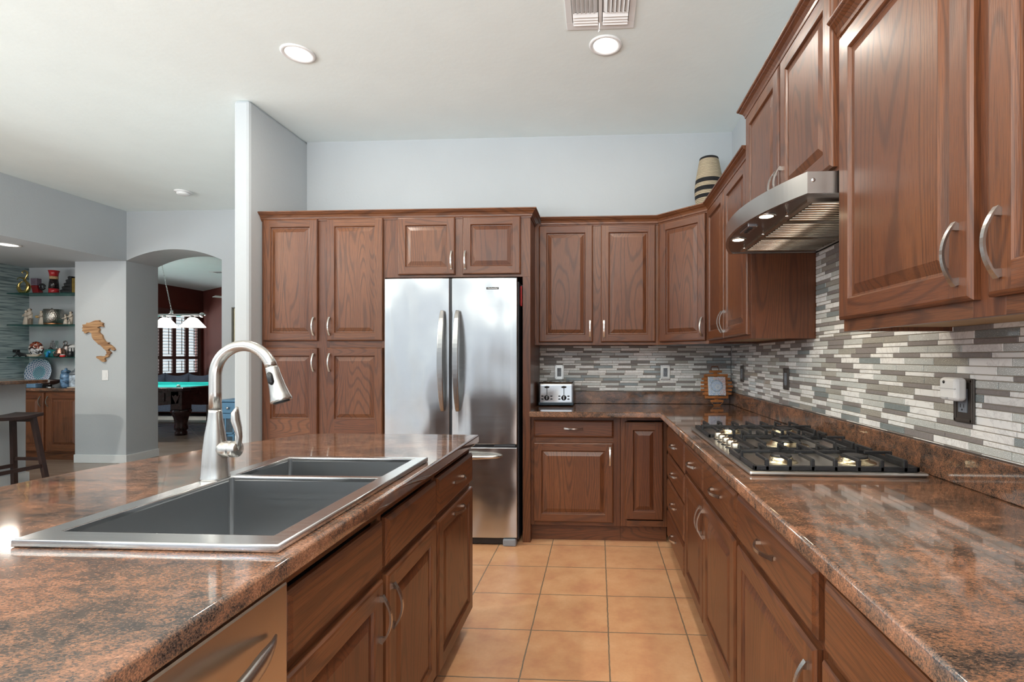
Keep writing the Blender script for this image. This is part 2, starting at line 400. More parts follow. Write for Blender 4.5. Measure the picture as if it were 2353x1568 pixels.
# rear wall with door and window openings, the leftmost added for light
rw = MB(); HO = 2.7; Y0, Y1 = -3.5, -3.38
rw.box(-9.6, XR, Y0, Y1, HO, ZC)
for a, b in ((-9.6, -9.0), (-5.0, -4.6), (-.2, .05), (1.0, XR)): rw.box(a, b, Y0, Y1, 0, HO)
struct(rw.build('wall_rear', WALLM))
# baseboards
bb = MB().box(-6.36, -5.705, 5.742, 5.76, 0, .10); bb.box(-5.705, -5.687, 5.742, 6.2, 0, .10); bb.box(-4.518, -2.482, 5.742, 5.76, 0, .10); bb.box(-4.518, -4.5, 5.742, 6.2, 0, .10)
struct(bb.build('baseboard_arch', TRIMM, bevel=.004))
# game room
sbox('wall_game_right', REDW, -2.62, -2.503, 6.2, 13.2, 0, ZC)
rd = MB(); rd.box(-10.62, -10.5, 6.2, 10.1, 0, ZC); rd.box(-10.62, -10.5, 12.66, 13.0, 0, ZC); rd.box(-10.62, -10.5, 10.1, 12.66, 2.45, ZC); rd.box(-10.62, -10.5, 10.1, 12.66, 0, .78)
struct(rd.build('wall_game_window', REDW))
an = MB().prism([(-10.5, 12.78), (-5.9, 9.72), (-5.9, 9.9), (-10.5, 12.96)], 0, ZC, 'z'); struct(an.build('wall_game_angled', REDW))
sbox('wall_game_far', REDW, -5.9, -2.6, 9.72, 9.9, 0, ZC)

# ------------------------------------------------------------ backsplash mosaic
SMALLROWS = [1, 1, 0, 1, 0, 1, 0]   # from the top: tall, tall, low, tall, low, tall, low
def mosaic(name, label, u0, u1, z0, z1, top, tf, cuts=()):
    """tiles in the plane u (along wall), z up; tf maps (u, depth, z) to world"""
    mb = MB()
    def bx(a, b, c, d, t, m, e):
        P = [(a, 0, c), (b, 0, c), (b, 0, d), (a, 0, d), (a, t-e, c), (b, t-e, c), (b, t-e, d), (a, t-e, d), (a+e, t, c+e), (b-e, t, c+e), (b-e, t, d-e), (a+e, t, d-e)]
        mb.add([tf(*p) for p in P], [(0,1,5,4),(1,2,6,5),(2,3,7,6),(3,0,4,7),(4,5,9,8),(5,6,10,9),(6,7,11,10),(7,4,8,11),(8,9,10,11)], m)
    for (ca, cb_, cz0, cz1) in ([(u0, u1, z0, z1)] + list(cuts)):
        P = [(ca, .0005, cz0), (cb_, .0005, cz0), (cb_, .0005, cz1), (ca, .0005, cz1), (ca, .0045, cz0), (cb_, .0045, cz0), (cb_, .0045, cz1), (ca, .0045, cz1)]
        mb.add([tf(*p) for p in P], [(0,1,5,4),(1,2,6,5),(2,3,7,6),(3,0,4,7),(4,5,6,7)], 0)
        # rows run down from a shared datum so every region lines up
        z = top; k = 0; rows = []
        while z < cz1 + .3: z += .161; 
        while z > cz0 - .02:
            h = .0231 if SMALLROWS[k % 7] else .0153; rows.append((z-h, z, SMALLROWS[k % 7], k)); z -= h; k += 1
        for (a, b, tall, k) in rows:
            a2, b2 = max(a, cz0), min(b, cz1)
            if b2-a2 < .004: continue
            L = .148; rr = random.Random(k*17+3+(0 if tall else 99)); st = rr.random()*L
            u = math.floor(u0/L)*L - st - L
            i = 0; last = 0
            while u < cb_:
                x0, x1 = max(u, ca), min(u+L, cb_)
                if x1-x0 > .008:
                    rq = random.Random(int(round((u+40)*1000))*31+k*7); q = rq.random(); q2 = rq.random()
                    if tall: m = 1 if q < .36 else 2 if q < .46 else 3 if q < .72 else 4 if q < .86 else 5
                    else: m = 1 if q < .55 else 2
                    if m == last and m in (1, 2, 4) and q2 < .75: m = (3 if tall else 2) if m == 1 else 1
                    last = m
                    g = .0012
                    bx(x0+g, x1-g, a2+g, b2-g, .008, m, .0012)
                u += L; i += 1
    o = mb.build(name, [GROUT, MARB, STONE, CRG, CRB, CRT]); tag(o, label, 'tile backsplash'); return o
mosaic('tile_backsplash', 'glass and stone mosaic backsplash on the back wall behind the toaster', -.466, XR-.009, 1.013, 1.372, 1.372, lambda u, d, z: (u, YB-d, z))
mosaic('tile_backsplash', 'long glass and stone mosaic backsplash on the right wall behind the cooktop', -3.98, .55, 1.013, 1.372, 1.372, lambda u, d, z: (XR-d, -u, z),
       cuts=[(-2.459, -1.553, 1.372, 1.86)])

# ------------------------------------------------------------ cabinetry
def handle_mesh(L=.135, proj=.030):
    """bow handle centred at origin, running along z, standing off toward -y"""
    mb = MB(); n = 16; path = []; w = []; t = []
    for i in range(n+1):
        s = -1+2*i/n
        path.append((0, -(0.006+(proj-.006)*(1-abs(s)**2.0)), s*L/2))
        w.append(.0085+.0045*abs(s)**2); t.append(.0050-.0012*abs(s)**3)
    mb.strip(path, w, t, (1, 0, 0))
    for sg in (-1, 1):
        z0 = sg*L/2*.74; z1 = sg*L/2*.98
        ya = -(0.006+(proj-.006)*(1-.74**2)); yb = -.0075
        P = [(0, z0), (0, z1), (yb, z1), (ya, z0+sg*.001)]
        mb.add([(x, p[0], p[1]) for x in (-.0045, .0045) for p in P], [(0,1,2,3),(4,7,6,5),(0,4,5,1),(1,5,6,2),(2,6,7,3),(3,7,4,0)])
    return mb
HM = {}
def add_handle(parent, x, y, z, vert=True, L=.128):
    key = (vert, L)
    if key not in HM:
        o = handle_mesh(L).build('handle', NICK, parent)
        if not vert: o.data.transform(Matrix.Rotation(PI/2, 4, 'Y'))
        HM[key] = o.data
    else:
        o = bpy.data.objects.new('handle', HM[key]); C.objects.link(o); o.parent = parent
    o.location = (x, y, z); return o
T = .020
def door(parent, x0, x1, z0, z1, hx=None, hz=None, hvert=True, mids=(), name='door', fy=0.0, stile=.055):
    """raised-panel door in front of plane y=fy; mids = heights (a,b) of extra middle rails"""
    mb = MB(); yF = fy-T
    def ring(a, b, mats=(0, 1, 0, 1)):
        (ax0, ax1, az0, az1, ay), (bx0, bx1, bz0, bz1, by) = a, b
        A = [(ax0, ay, az0), (ax1, ay, az0), (ax1, ay, az1), (ax0, ay, az1)]; B = [(bx0, by, bz0), (bx1, by, bz0), (bx1, by, bz1), (bx0, by, bz1)]
        mb.add(A+B, [(0,1,5,4),(1,2,6,5),(2,3,7,6),(3,0,4,7)], [mats[1], mats[0], mats[1], mats[0]])
    def I(i, y, X0=x0, X1=x1, Z0=z0, Z1=z1): return (X0+i, X1-i, Z0+i, Z1-i, y)
    ring(I(0, fy), I(0, fy-T+.007)); ring(I(0, fy-T+.007), I(.004, fy-T+.002)); ring(I(.004, fy-T+.002), I(.009, yF))
    mb.add([(x0, fy, z0), (x1, fy, z0), (x1, fy, z1), (x0, fy, z1)], [(0,1,2,3)])
    S = stile; e = .009
    def q(a, b, c, d, m): mb.add([(a, yF, c), (b, yF, c), (b, yF, d), (a, yF, d)], [(0,1,2,3)], m)
    q(x0+e, x0+S, z0+e, z1-e, 0); q(x1-S, x1-e, z0+e, z1-e, 0)
    q(x0+S, x1-S, z0+e, z0+S, 1); q(x0+S, x1-S, z1-S, z1-e, 1)
    zs = [z0+S] + [v for ab in mids for v in ab] + [z1-S]
    for a, b in mids: q(x0+S, x1-S, a, b, 1)
    for k in range(0, len(zs), 2):
        A = (x0+S, x1-S, zs[k], zs[k+1])
        def J(i, y): return (A[0]+i, A[1]-i, A[2]+i, A[3]-i, y)
        ring(J(0, yF), J(.003, yF+.003)); ring(J(.003, yF+.003), J(.006, yF+.010)); ring(J(.006, yF+.010), J(.011, yF+.011), (0, 0, 0, 0))
        ring(J(.011, yF+.011), J(.038, yF+.0015), (0, 0, 0, 0)); a, b, c, d, y = J(.038, yF+.0015)
        mb.add([(a, y, c), (b, y, c), (b, y, d), (a, y, d)], [(0,1,2,3)], 0)
    o = mb.build(name, OAK, parent)
    if hx is not None: add_handle(o, hx, yF, hz, hvert)
    return o
def drawer(parent, x0, x1, z0, z1, h=True, name='drawer', fy=0.0):
    mb = MB(); c = .013
    L = [(x0, x1, z0, z1, fy), (x0, x1, z0, z1, fy-T+.009), (x0+.004, x1-.004, z0+.004, z1-.004, fy-T+.005), (x0+c, x1-c, z0+c, z1-c, fy-T)]
    vs_ = [];
    for a, b, cc, d, y in L: vs_ += [(a, y, cc), (b, y, cc), (b, y, d), (a, y, d)]
    fs = [(0,1,2,3)] + [(i*4+k, i*4+(k+1) % 4, i*4+4+(k+1) % 4, i*4+4+k) for i in range(3) for k in range(4)] + [(12,13,14,15)]
    mb.add(vs_, fs, 1); o = mb.build(name, OAK, parent)
    if h: add_handle(o, (x0+x1)/2, fy-T, (z0+z1)/2+.004, False)
    return o
def carcass(parent, w, d, z0, z1, stiles, rails, toe=False, top=True, x0=0, underside=False, toez=.115):
    """open box of panels with face frame; front plane of frame at y=0"""
    mb = MB(); t = .018
    mb.box(x0, x0+t, .019, d, z0, z1, 0); mb.box(x0+w-t, x0+w, .019, d, z0, z1, 0)
    mb.box(x0+t, x0+w-t, d-.006, d, z0, z1, 0)
    mb.box(x0+t, x0+w-t, .019, d-.006, z0+(.02 if underside else .0), z0+.036 if underside else z0+.018, 1)
    if top: mb.box(x0+t, x0+w-t, .019, d-.006, z1-.018, z1, 1)
    for a, b in stiles: mb.box(a, b, 0, .019, z0, z1, 0, b=.0008)
    for a, b, c, dd in rails: mb.box(a, b, 0, .0188, c, dd, 1, b=.0008)
    if toe: mb.box(x0, x0+w, .04, .055, 0, toez, 1)
    o = mb.build('body', OAK, parent)
    if underside:
        u = MB().box(x0+t+.001, x0+w-t-.001, .02, d-.007, z0+.012, z0+.019); child('underside', u, PLY, parent, 'pale unfinished plywood underside')
    return o
def sweep(path, prof, closed=False):
    """prof = (out, z) points, swept along 2-D path; outward is the left side of travel"""
    mb = MB(); P = [Vector(p) for p in path]; N = len(P); n = len(prof); v = []
    for i in range(N):
        d0 = (P[i]-P[i-1]).normalized() if i > 0 else (P[1]-P[0]).normalized()
        d1 = (P[i+1]-P[i]).normalized() if i < N-1 else d0
        n0 = Vector((-d0.y, d0.x)); n1 = Vector((-d1.y, d1.x)); b = (n0+n1).normalized(); sc_ = 1/max(.3, b.dot(n0))
        for o, z in prof: v.append((P[i].x+b.x*o*sc_, P[i].y+b.y*o*sc_, z))
    f = [[i*n+k, i*n+(k+1) % n, (i+1)*n+(k+1) % n, (i+1)*n+k] for i in range(N-1) for k in range(n)]
    f += [list(range(n)), [(N-1)*n+k for k in range(n)][::-1]]
    mb.add(v, f, 1); return mb
def crown_prof(zb, zt, p=.046):
    h = zt-zb
    return [(0, zb), (.006, zb), (.008, zb+h*.12), (.014, zb+h*.18), (.016, zb+h*.36), (.024, zb+h*.58), (.036, zb+h*.74), (.038, zb+h*.80), (p-.003, zb+h*.84), (p, zb+h*.90), (p, zt), (0, zt)]
def crown(label, path, zb=2.248, zt=2.308, p=.046):
    o = sweep([(a, b) for a, b in path], crown_prof(zb, zt, p)).build('crown_moulding', [OAKV, OAKH])
    return tag(o, label, 'crown moulding')

# --- tall pantry and fridge surround on the back wall (frame plane Y=3.44)
FT = 3.44
t = thing('pantry_cabinet', 'tall oak pantry cabinet with four doors left of the fridge', 'cabinet', (-2.388, FT, 0)); X0 = -2.388
def lx(x): return x - X0
carcass(t, .895, .54, .115, 2.27, [(0, .03), (lx(-1.985), lx(-1.893)), (lx(-1.515), .895)], [(.03, lx(-1.985), 2.24, 2.27), (lx(-1.893), lx(-1.515), 2.24, 2.27), (.03, lx(-1.985), 1.335, 1.41), (lx(-1.893), lx(-1.515), 1.335, 1.41), (.03, lx(-1.985), .115, .15), (lx(-1.893), lx(-1.515), .115, .15)], toe=True)
door(t, lx(-2.372), lx(-1.974), 1.397, 2.258, lx(-1.998), 1.50)
door(t, lx(-1.906), lx(-1.503), 1.397, 2.258, lx(-1.882), 1.50)
door(t, lx(-2.372), lx(-1.974), .14, 1.348, lx(-1.998), 1.245, mids=[(.66, .845)])
door(t, lx(-1.906), lx(-1.503), .14, 1.348, lx(-1.882), 1.245, mids=[(.66, .845)])
t = thing('fridge_cabinet', 'oak cabinet bridging over the fridge with tall side panel', 'cabinet', (-1.493, FT, 0)); X0 = -1.493
carcass(t, 1.027, .54, 1.84, 2.27, [(0, .105), (lx(-1.0), lx(-.93)), (lx(-.54), 1.027)], [(.105, lx(-1.0), 2.245, 2.27), (lx(-.93), lx(-.54), 2.245, 2.27), (.105, lx(-1.0), 1.84, 1.87), (lx(-.93), lx(-.54), 1.84, 1.87)])
child('side_panel', MB().box(lx(-.520), lx(-.466), 0, .54, 0, 1.84, 0, b=.001), OAK, t)
door(t, lx(-1.397), lx(-.992), 1.857, 2.258, lx(-1.013), 1.955)
door(t, lx(-.937), lx(-.533), 1.857, 2.258, lx(-.917), 1.955)
crown('long oak crown moulding above the pantry and fridge cabinets', [(-.466, YB), (-.466, FT), (-2.388, FT), (-2.388, YB-.5)][::-1] and [(-2.388, 3.60), (-2.388, FT), (-.466, FT), (-.466, 3.98)][::-1])

# --- upper cabinets, frame plane Y=3.68
FU = 3.68
t = thing('upper_cabinet', 'oak upper cabinet with two doors above the toaster', 'cabinet', (-.466, FU, 0)); X0 = -.466
carcass(t, .906, .308, 1.372, 2.27, [(0, .045), (lx(-.05), lx(.035)), (lx(.405), .906)], [(.045, lx(-.05), 2.235, 2.27), (lx(.035), lx(.405), 2.235, 2.27), (.045, lx(-.05), 1.372, 1.405), (lx(.035), lx(.405), 1.372, 1.405)], underside=True)
door(t, lx(-.434), lx(-.037), 1.392, 2.250, lx(-.058), 1.487); door(t, lx(.022), lx(.419), 1.392, 2.250, lx(.043), 1.487)
# diagonal corner
t = thing('corner_cabinet', 'angled oak corner upper cabinet with one door under the woven vase', 'cabinet', (.440, FU, 0), 0)
mb = MB(); pts = [(0, .001), (.30, -.299), (.609, -.299), (.609, .309), (0, .309)]
mb.prism(pts, 1.385, 2.27, 'z', 0)
fr = MB().box(0, .03, -.001, .018, 1.372, 2.27, 0); fr.box(.394, .424, -.001, .018, 1.372, 2.27, 0); fr.box(.03, .394, -.001, .018, 2.235, 2.27, 1); fr.box(.03, .394, -.001, .018, 1.372, 1.405, 1)
child('body', mb, OAK, t)
e = bpy.data.objects.new('front_frame', None)
f = child('front_frame', fr, OAK, t); f.rotation_euler = (0, 0, -PI/4)
d = door(t, .020, .404, 1.392, 2.250, .383, 1.487); d.rotation_euler = (0, 0, -PI/4)
# right wall uppers, frame plane X=.74 (local x runs toward the camera)
FX = .74
t = thing('upper_cabinet', 'oak upper cabinet with two doors between the corner and the range hood', 'cabinet', (FX, 3.38, 0), -PI/2)
carcass(t, .918, .31, 1.372, 2.27, [(0, .04), (.44, .475), (.875, .918)], [(.04, .44, 2.235, 2.27), (.475, .875, 2.235, 2.27), (.04, .44, 1.372, 1.405), (.475, .875, 1.372, 1.405)], underside=True)
door(t, .020, .447, 1.392, 2.250, .426, 1.487); door(t, .462, .902, 1.392, 2.250, .483, 1.487)
crown('oak crown moulding running round the corner upper cabinets', [(-.418, FU), (.440, FU), (.740, 3.38), (.740, 2.463)][::-1])
t = thing('hood_cabinet', 'raised oak cabinet with two doors above the range hood', 'cabinet', (FX-.012, 2.462, 0), -PI/2)
carcass(t, .910, .322, 1.848, 2.455, [(0, .03), (.435, .475), (.88, .910)], [(.03, .435, 2.42, 2.455), (.475, .88, 2.42, 2.455), (.03, .435, 1.848, 1.872), (.475, .88, 1.848, 1.872)])
door(t, .012, .446, 1.862, 2.432, .425, 1.955); door(t, .464, .898, 1.862, 2.432, .485, 1.955)
crown('raised oak crown moulding above the hood cabinet', [(1.049, 2.463), (FX-.012, 2.463), (FX-.012, 1.551), (1.049, 1.551)][::-1], 2.430, 2.492)
t = thing('upper_cabinet', 'large near oak upper cabinet with two doors right of the range hood', 'cabinet', (FX, 1.550, 0), -PI/2)
carcass(t, 1.20, .31, 1.358, 2.27, [(0, .03), (.52, .60), (1.16, 1.20)], [(.03, .52, 2.235, 2.27), (.60, 1.16, 2.235, 2.27), (.03, .52, 1.358, 1.405), (.60, 1.16, 1.358, 1.405)], underside=True)
door(t, .004, .540, 1.392, 2.238, .505, 1.487, stile=.058); door(t, .578, 1.17, 1.392, 2.238, .612, 1.487, stile=.058)
crown('oak crown moulding above the large near upper cabinet', [(FX, 1.562), (FX, .35)][::-1], 2.240, 2.300)

# --- base cabinets on the back wall, frame plane Y=3.47
FBY = 3.47
t = thing('base_cabinet', 'oak base cabinet with one drawer and one door below the toaster', 'cabinet', (-.466, FBY, 0)); X0 = -.466
carcass(t, .620, .50, .115, .873, [(0, .03), (lx(.105), .620)], [(.03, lx(.105), .840, .873), (.03, lx(.105), .69, .735), (.03, lx(.105), .115, .155)], toe=True)
drawer(t, lx(-.446), lx(.108), .727, .846); door(t, lx(-.446), lx(.106), .141, .692, lx(.082), .60)
t = thing('corner_base_cabinet', 'oak corner base cabinet with one narrow door', 'cabinet', (.156, FBY, 0)); X0 = .156
carcass(t, .318, .50, .115, .873, [(0, .045), (lx(.448), .318)], [(.045, lx(.448), .846, .873), (.045, lx(.448), .115, .155)], toe=True)
door(t, lx(.185), lx(.446), .166, .838)
# --- right run base cabinets, frame plane X=.475, doors at .455
FB = .470
def base_right(label, ya, yb, **k):
    t = thing('base_cabinet', label, 'cabinet', (FB, ya, 0), -PI/2); return t, ya-yb
t, w = base_right('oak base cabinet with a stack of four small drawers nearest the corner', 3.40, 2.652)
carcass(t, w, .52, .115, .873, [(0, .10), (w-.02, w)], [(.10, w-.02, .84, .873)], toe=True)
for a, b in ((.667, .832), (.505, .655), (.300, .492), (.117, .288)): drawer(t, .095, w-.012, a, b)
t, w = base_right('oak base cabinet under the cooktop with two drawers over two doors', 2.650, 1.670)
carcass(t, w, .52, .115, .873, [(0, .02), (.455, .475), (w-.02, w)], [(.02, w-.02, .84, .873), (.02, w-.02, .66, .70), (.02, w-.02, .115, .15)], toe=True)
drawer(t, .012, .462, .694, .832); drawer(t, .472, w-.008, .694, .832); door(t, .012, .460, .125, .674, .437, .57); door(t, .466, w-.014, .125, .674, .490, .57)
t, w = base_right('oak base cabinet nearer the camera with one wide drawer and one door', 1.668, 1.054)
carcass(t, w, .52, .115, .873, [(0, .02), (w-.022, w)], [(.02, w-.022, .84, .873), (.02, w-.022, .66, .70), (.02, w-.022, .115, .15)], toe=True)
drawer(t, .008, w-.014, .690, .835); door(t, .010, w-.016, .125, .670, w-.045, .565)
t, w = base_right('oak base cabinet closest to the camera below the granite counter', 1.052, .05)
carcass(t, w, .52, .115, .873, [(0, .02), (w-.02, w)], [(.02, w-.02, .84, .873), (.02, w-.02, .66, .70), (.02, w-.02, .115, .15)], toe=True)
drawer(t, .020, w-.03, .690, .832); door(t, .012, .49, .125, .668, .465, .565); door(t, .50, w-.012, .125, .668)

# --- countertops
def slab(name, label, outer, z0, z1, holes=(), mat=GRAN, bev=.010, cat='countertop', res=4):
    cu = bpy.data.curves.new(name+'_c', 'CURVE'); cu.dimensions = '2D'; cu.fill_mode = 'BOTH'
    for lp in [outer]+list(holes):
        sp = cu.splines.new('POLY'); sp.points.add(len(lp)-1)
        for i, p in enumerate(lp): sp.points[i].co = (p[0], p[1], 0, 1)
        sp.use_cyclic_u = True
    cu.extrude = (z1-z0)/2-bev; cu.bevel_depth = bev; cu.bevel_resolution = res; cu.offset = -bev
    tmp = bpy.data.objects.new('tmp', cu); C.objects.link(tmp); tmp.location = (0, 0, (z0+z1)/2)
    dg = bpy.context.evaluated_depsgraph_get(); me = bpy.data.meshes.new_from_object(tmp.evaluated_get(dg))
    me.transform(Matrix.Translation((0, 0, (z0+z1)/2))); bpy.data.objects.remove(tmp); me.name = name
    me.materials.clear(); me.materials.append(mat)
    bm = bmesh.new(); bm.from_mesh(me); bmesh.ops.remove_doubles(bm, verts=bm.verts[:], dist=1e-5); bmesh.ops.recalc_face_normals(bm, faces=bm.faces[:]); bm.to_mesh(me); bm.free()
    o = bpy.data.objects.new(name, me); C.objects.link(o)
    if label: tag(o, label, cat)
    return o
ct = slab('countertop', 'L-shaped red-brown granite countertop carrying the cooktop and toaster',
     [(-.464, 3.36), (.414, 3.36), (.414, -.55), (1.048, -.55), (1.048, 3.988), (-.464, 3.988)], .8745, .915, bev=.008)
gs = MB().box(-.464, 1.028, 3.968, 3.989, .916, 1.012, b=.003); gs.box(1.028, 1.049, -.55, 3.989, .916, 1.012, b=.003)
tag(gs.build('granite_upstand', GRAN), 'low granite upstand along the back and right walls under the mosaic', 'backsplash')
isl = [(-.564, 2.346), (-1.30, 2.346), (-1.36, 2.325), (-1.41, 2.27), (-1.50, 2.09), (-1.57, 1.91), (-1.63, 1.73), (-1.672, 1.55), (-1.688, 1.40), (-1.69, 1.2), (-1.69, -.35), (-.564, -.35)]
slab('island_countertop', 'granite island countertop with a curved left side around the steel sink', isl, .8745, .915,
     holes=[[(-1.088, .93), (-.628, .93), (-.628, 1.705), (-1.088, 1.705)]], bev=.008)

# --- island cabinets, frame X=-.605 facing +X
FI = -.605
def isl_cab(label, ya, yb, top=True):
    return thing('island_cabinet', label, 'cabinet', (FI, ya, 0), PI/2), yb-ya
t, w = isl_cab('oak sink cabinet in the island with two false fronts over two doors', .905, 1.803)
carcass(t, w, .62, .115, .873, [(0, .02), (.438, .460), (w-.012, w)], [(.02, w-.012, .84, .873), (.02, w-.012, .66, .705), (.02, w-.012, .115, .15)], toe=True, top=False)
drawer(t, .014, .438, .697, .832, h=False, name='false_front'); drawer(t, .464, w-.008, .697, .832, h=False, name='false_front')
door(t, .014, .438, .12, .672, .412, .575); door(t, .464, w-.008, .12, .672, .490, .575)
t, w = isl_cab('oak cabinet at the far end of the island with a drawer and a pull-out door', 1.805, 2.325)
carcass(t, w, .62, .115, .873, [(0, .02), (w-.012, w)], [(.02, w-.012, .84, .873), (.02, w-.012, .66, .705), (.02, w-.012, .115, .15)], toe=True)
drawer(t, .010, w-.006, .700, .835); d = door(t, .010, w-.006, .105, .676); add_handle(d, w/2, -T, .645, False)
ib = MB().box(-1.52, -1.228, .2, 1.75, .0, .873, 0); ib.box(-1.40, -1.228, 1.75, 2.10, 0, .873, 0)
tag(ib.build('island_back_panel', OAK), 'oak panelled rear of the island under the overhang', 'cabinet')

# --- dishwasher
t = thing('dishwasher', 'stainless dishwasher under the near end of the island counter', 'dishwasher', (-.605, .30, 0), PI/2)
child('body', MB().box(.004, .596, .004, .60, .10, .865, b=.002), BLACKM, t)
child('door', MB().box(.004, .598, -.032, .003, .125, .868, b=.006), steel('dishwasher_steel', (.62, .54, .46), .30, 'x'), t)
n = 24; pth = [(.05+.50*i/n, -.040-.050*math.sin(PI*i/n)**.8, .79) for i in range(n+1)]
child('handle', MB().tube(pth, [.004+.013*min(1, math.sin(PI*i/n)*2.2+.02) for i in range(n+1)], 14, up=(0, 0, 1), flat=.62), NICK, t)
child('toe_panel', MB().box(.004, .596, .04, .05, 0, .10), BLACKM, t)

# --- sink
t = thing('kitchen_sink', 'double bowl stainless drop-in sink set in the island counter', 'sink', (-.858, 1.30, .915)); ox, oy = -.858, 1.30
rim = slab('rim', None, [(-1.124, .900), (-.594, .900), (-.594, 1.722), (-1.124, 1.722)], .9155, .931,
           holes=[[(-1.078, .950), (-.636, .950), (-.636, 1.418), (-1.078, 1.418)], [(-1.078, 1.438), (-.636, 1.438), (-.636, 1.696), (-1.078, 1.696)]], mat=RIMM, bev=.003, res=2)
rim.data.transform(Matrix.Translation((-ox, -oy, -.915))); rim.parent = t
def bowl(x0, x1, y0, y1, z0, z1):
    mb = MB(); r = .012; L = []
    def rr(i, z, r):
        pts = []
        for cx, cy, a0 in ((x1-i-r, y1-i-r, 0), (x0+i+r, y1-i-r, 90), (x0+i+r, y0+i+r, 180), (x1-i-r, y0+i+r, 270)):
            for k in range(5):
                a = math.radians(a0+k*22.5); pts.append((cx+r*math.cos(a), cy+r*math.sin(a), z))
        return pts
    rings = [rr(0, z1, r), rr(.0, z0+.012, r), rr(.003, z0+.004, r), rr(.012, z0, r)]
    V = [p for R_ in rings for p in R_]; n = 20
    F_ = [[i*n+k, i*n+(k+1) % n, (i+1)*n+(k+1) % n, (i+1)*n+k] for i in range(3) for k in range(n)]; F_.append([3*n+k for k in range(n)])
    mb.add([(p[0]-ox, p[1]-oy, p[2]-.915) for p in V], F_, 0)
    return mb
for b in ((-1.079, -.635, .949, 1.419, .70, .926), (-1.079, -.635, 1.437, 1.697, .74, .926)):
    o = child('bowl', bowl(*b), SINKM, t)
    md = o.modifiers.new('solid', 'SOLIDIFY'); md.thickness = .0015; md.offset = 0
    cx, cy = (b[0]+b[1])/2-ox, (b[2]+b[3])/2-oy
    child('drain', MB().lathe([(.042, b[4]-.915+.0015), (.044, b[4]-.915+.004), (.036, b[4]-.915+.005), (.033, b[4]-.915+.002)], (cx, cy, 0)), CHROME, o)

# --- faucet
t = thing('kitchen_faucet', 'brushed nickel pull-down faucet with side lever on the sink deck', 'faucet', (-1.104, 1.388, .931))
prof = [(.037, 0), (.037, .004), (.0355, .008), (.034, .04), (.0305, .085), (.0255, .13), (.0195, .165), (.0170, .19), (.0166, .198)]
child('base', MB().lathe(prof, n=36), NICK, t)
R_ = .086; zc = .297; a_end = math.radians(163)
pth = [(0, 0, .199), (0, 0, .25)] + [(R_-R_*math.cos(a_end*i/22), 0, zc+R_*math.sin(a_end*i/22)) for i in range(23)]
child('spout', MB().tube(pth, .0158, 20, up=(0, 1, 0)), NICK, t)
ex, ez = pth[-1][0], pth[-1][2]; dx, dz = math.sin(a_end), math.cos(a_end); dx, dz = dx, dz
def along(s): return (ex+dx*s, 0, ez+dz*s)
L_ = [(0, .0162), (.004, .0172), (.03, .0185), (.06, .0215), (.085, .0255), (.097, .0285), (.103, .0285)]
h = child('spray_head', MB().tube([along(s) for s, r in L_], [r for s, r in L_], 22, up=(0, 1, 0)), NICK, t)
side = -.0188
child('spray_button', MB().tube([(along(.016)[0], -.0165, along(.016)[2]), (along(.022)[0], -.0185, along(.022)[2]), (along(.045)[0], -.0205, along(.045)[2]), (along(.052)[0], -.0195, along(.052)[2])], [.004, .0085, .0085, .004], 12, up=(0, 1, 0), flat=1), BLACKM, h, 'black oval spray button')
child('nozzle', MB().tube([along(.103), along(.107)], .022, 20, up=(0, 1, 0)), BLACKM, h)
child('lever_hub', MB().lathe([(.0235, 0), (.0235, .046), (.0230, .048), (.021, .0485), (.021, .0515), (.0230, .052), (.0238, .054), (.0238, .064), (.0225, .069), (.017, .0718), (.001, .072)], (0, 0, .085), 'x', 28), NICK, t)
pth = [(.060, 0, .078), (.070, 0, .098), (.073, 0, .12), (.068, 0, .145), (.061, 0, .168), (.060, 0, .19), (.066, 0, .206)]
child('lever', MB().tube(pth, [.013, .009, .009, .0125, .0145, .0125, .004], 14, up=(0, 1, 0), flat=.75), NICK, t)

# --- fridge
t = thing('refrigerator', 'stainless french-door refrigerator between oak cabinets', 'refrigerator', (-1.003, 3.36, 0)); o3 = -1.003
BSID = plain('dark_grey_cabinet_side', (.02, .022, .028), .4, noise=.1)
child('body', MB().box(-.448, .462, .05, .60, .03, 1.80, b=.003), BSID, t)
def bowed(x0, x1, z0, z1, bulge=.006, y0=.045):
    mb = MB(); n = 10; v = []; f = []
    for i in range(n+1):
        s = i/n; x = x0+(x1-x0)*s; y = -bulge*(1-(2*s-1)**4)+.006
        v += [(x, y, z0), (x, y, z1), (x, y0, z0), (x, y0, z1)]
    for i in range(n):
        a = i*4; f += [(a, a+4, a+5, a+1), (a+2, a+3, a+7, a+6), (a, a+2, a+6, a+4), (a+1, a+5, a+7, a+3)]
    f += [(0, 1, 3, 2), (n*4, n*4+2, n*4+3, n*4+1)]
    return mb.add(v, f)
HSTEEL = plain('handle_steel', (.33, .325, .32), .25, metal=1.0)
def bow_handle(zs, ze, x, out=.065, w=.020):
    n = 24; return [(x, -.012-(out-.012)*math.sin(PI*i/n)**.75, zs+(ze-zs)*i/n) for i in range(n+1)]
for x0, x1, hx in ((-.462, -.010, -.052), (.008, .456, .052)):
    d = child('door', bowed(x0, x1, .690, 1.822), STEEL, t, weld=True, bevel=.004)
    P_ = bow_handle(.915, 1.60, hx); n = len(P_)
    child('handle', MB().strip(P_, [.024+.016*math.sin(PI*i/(n-1))**.5 for i in range(n)], [.016+.014*math.sin(PI*i/(n-1))**.5 for i in range(n)], (1, 0, 0)), HSTEEL, d, bevel=.005)
d = child('freezer_drawer', bowed(-.462, .456, .055, .668), STEEL, t, weld=True, bevel=.004)
n = 24; P_ = [(-.36+.71*i/n, -.012-.045*math.sin(PI*i/n)**.5, .612) for i in range(n+1)]
child('handle', MB().tube(P_, [.007+.011*math.sin(PI*i/n)**.4 for i in range(n+1)], 14), NICK, d)
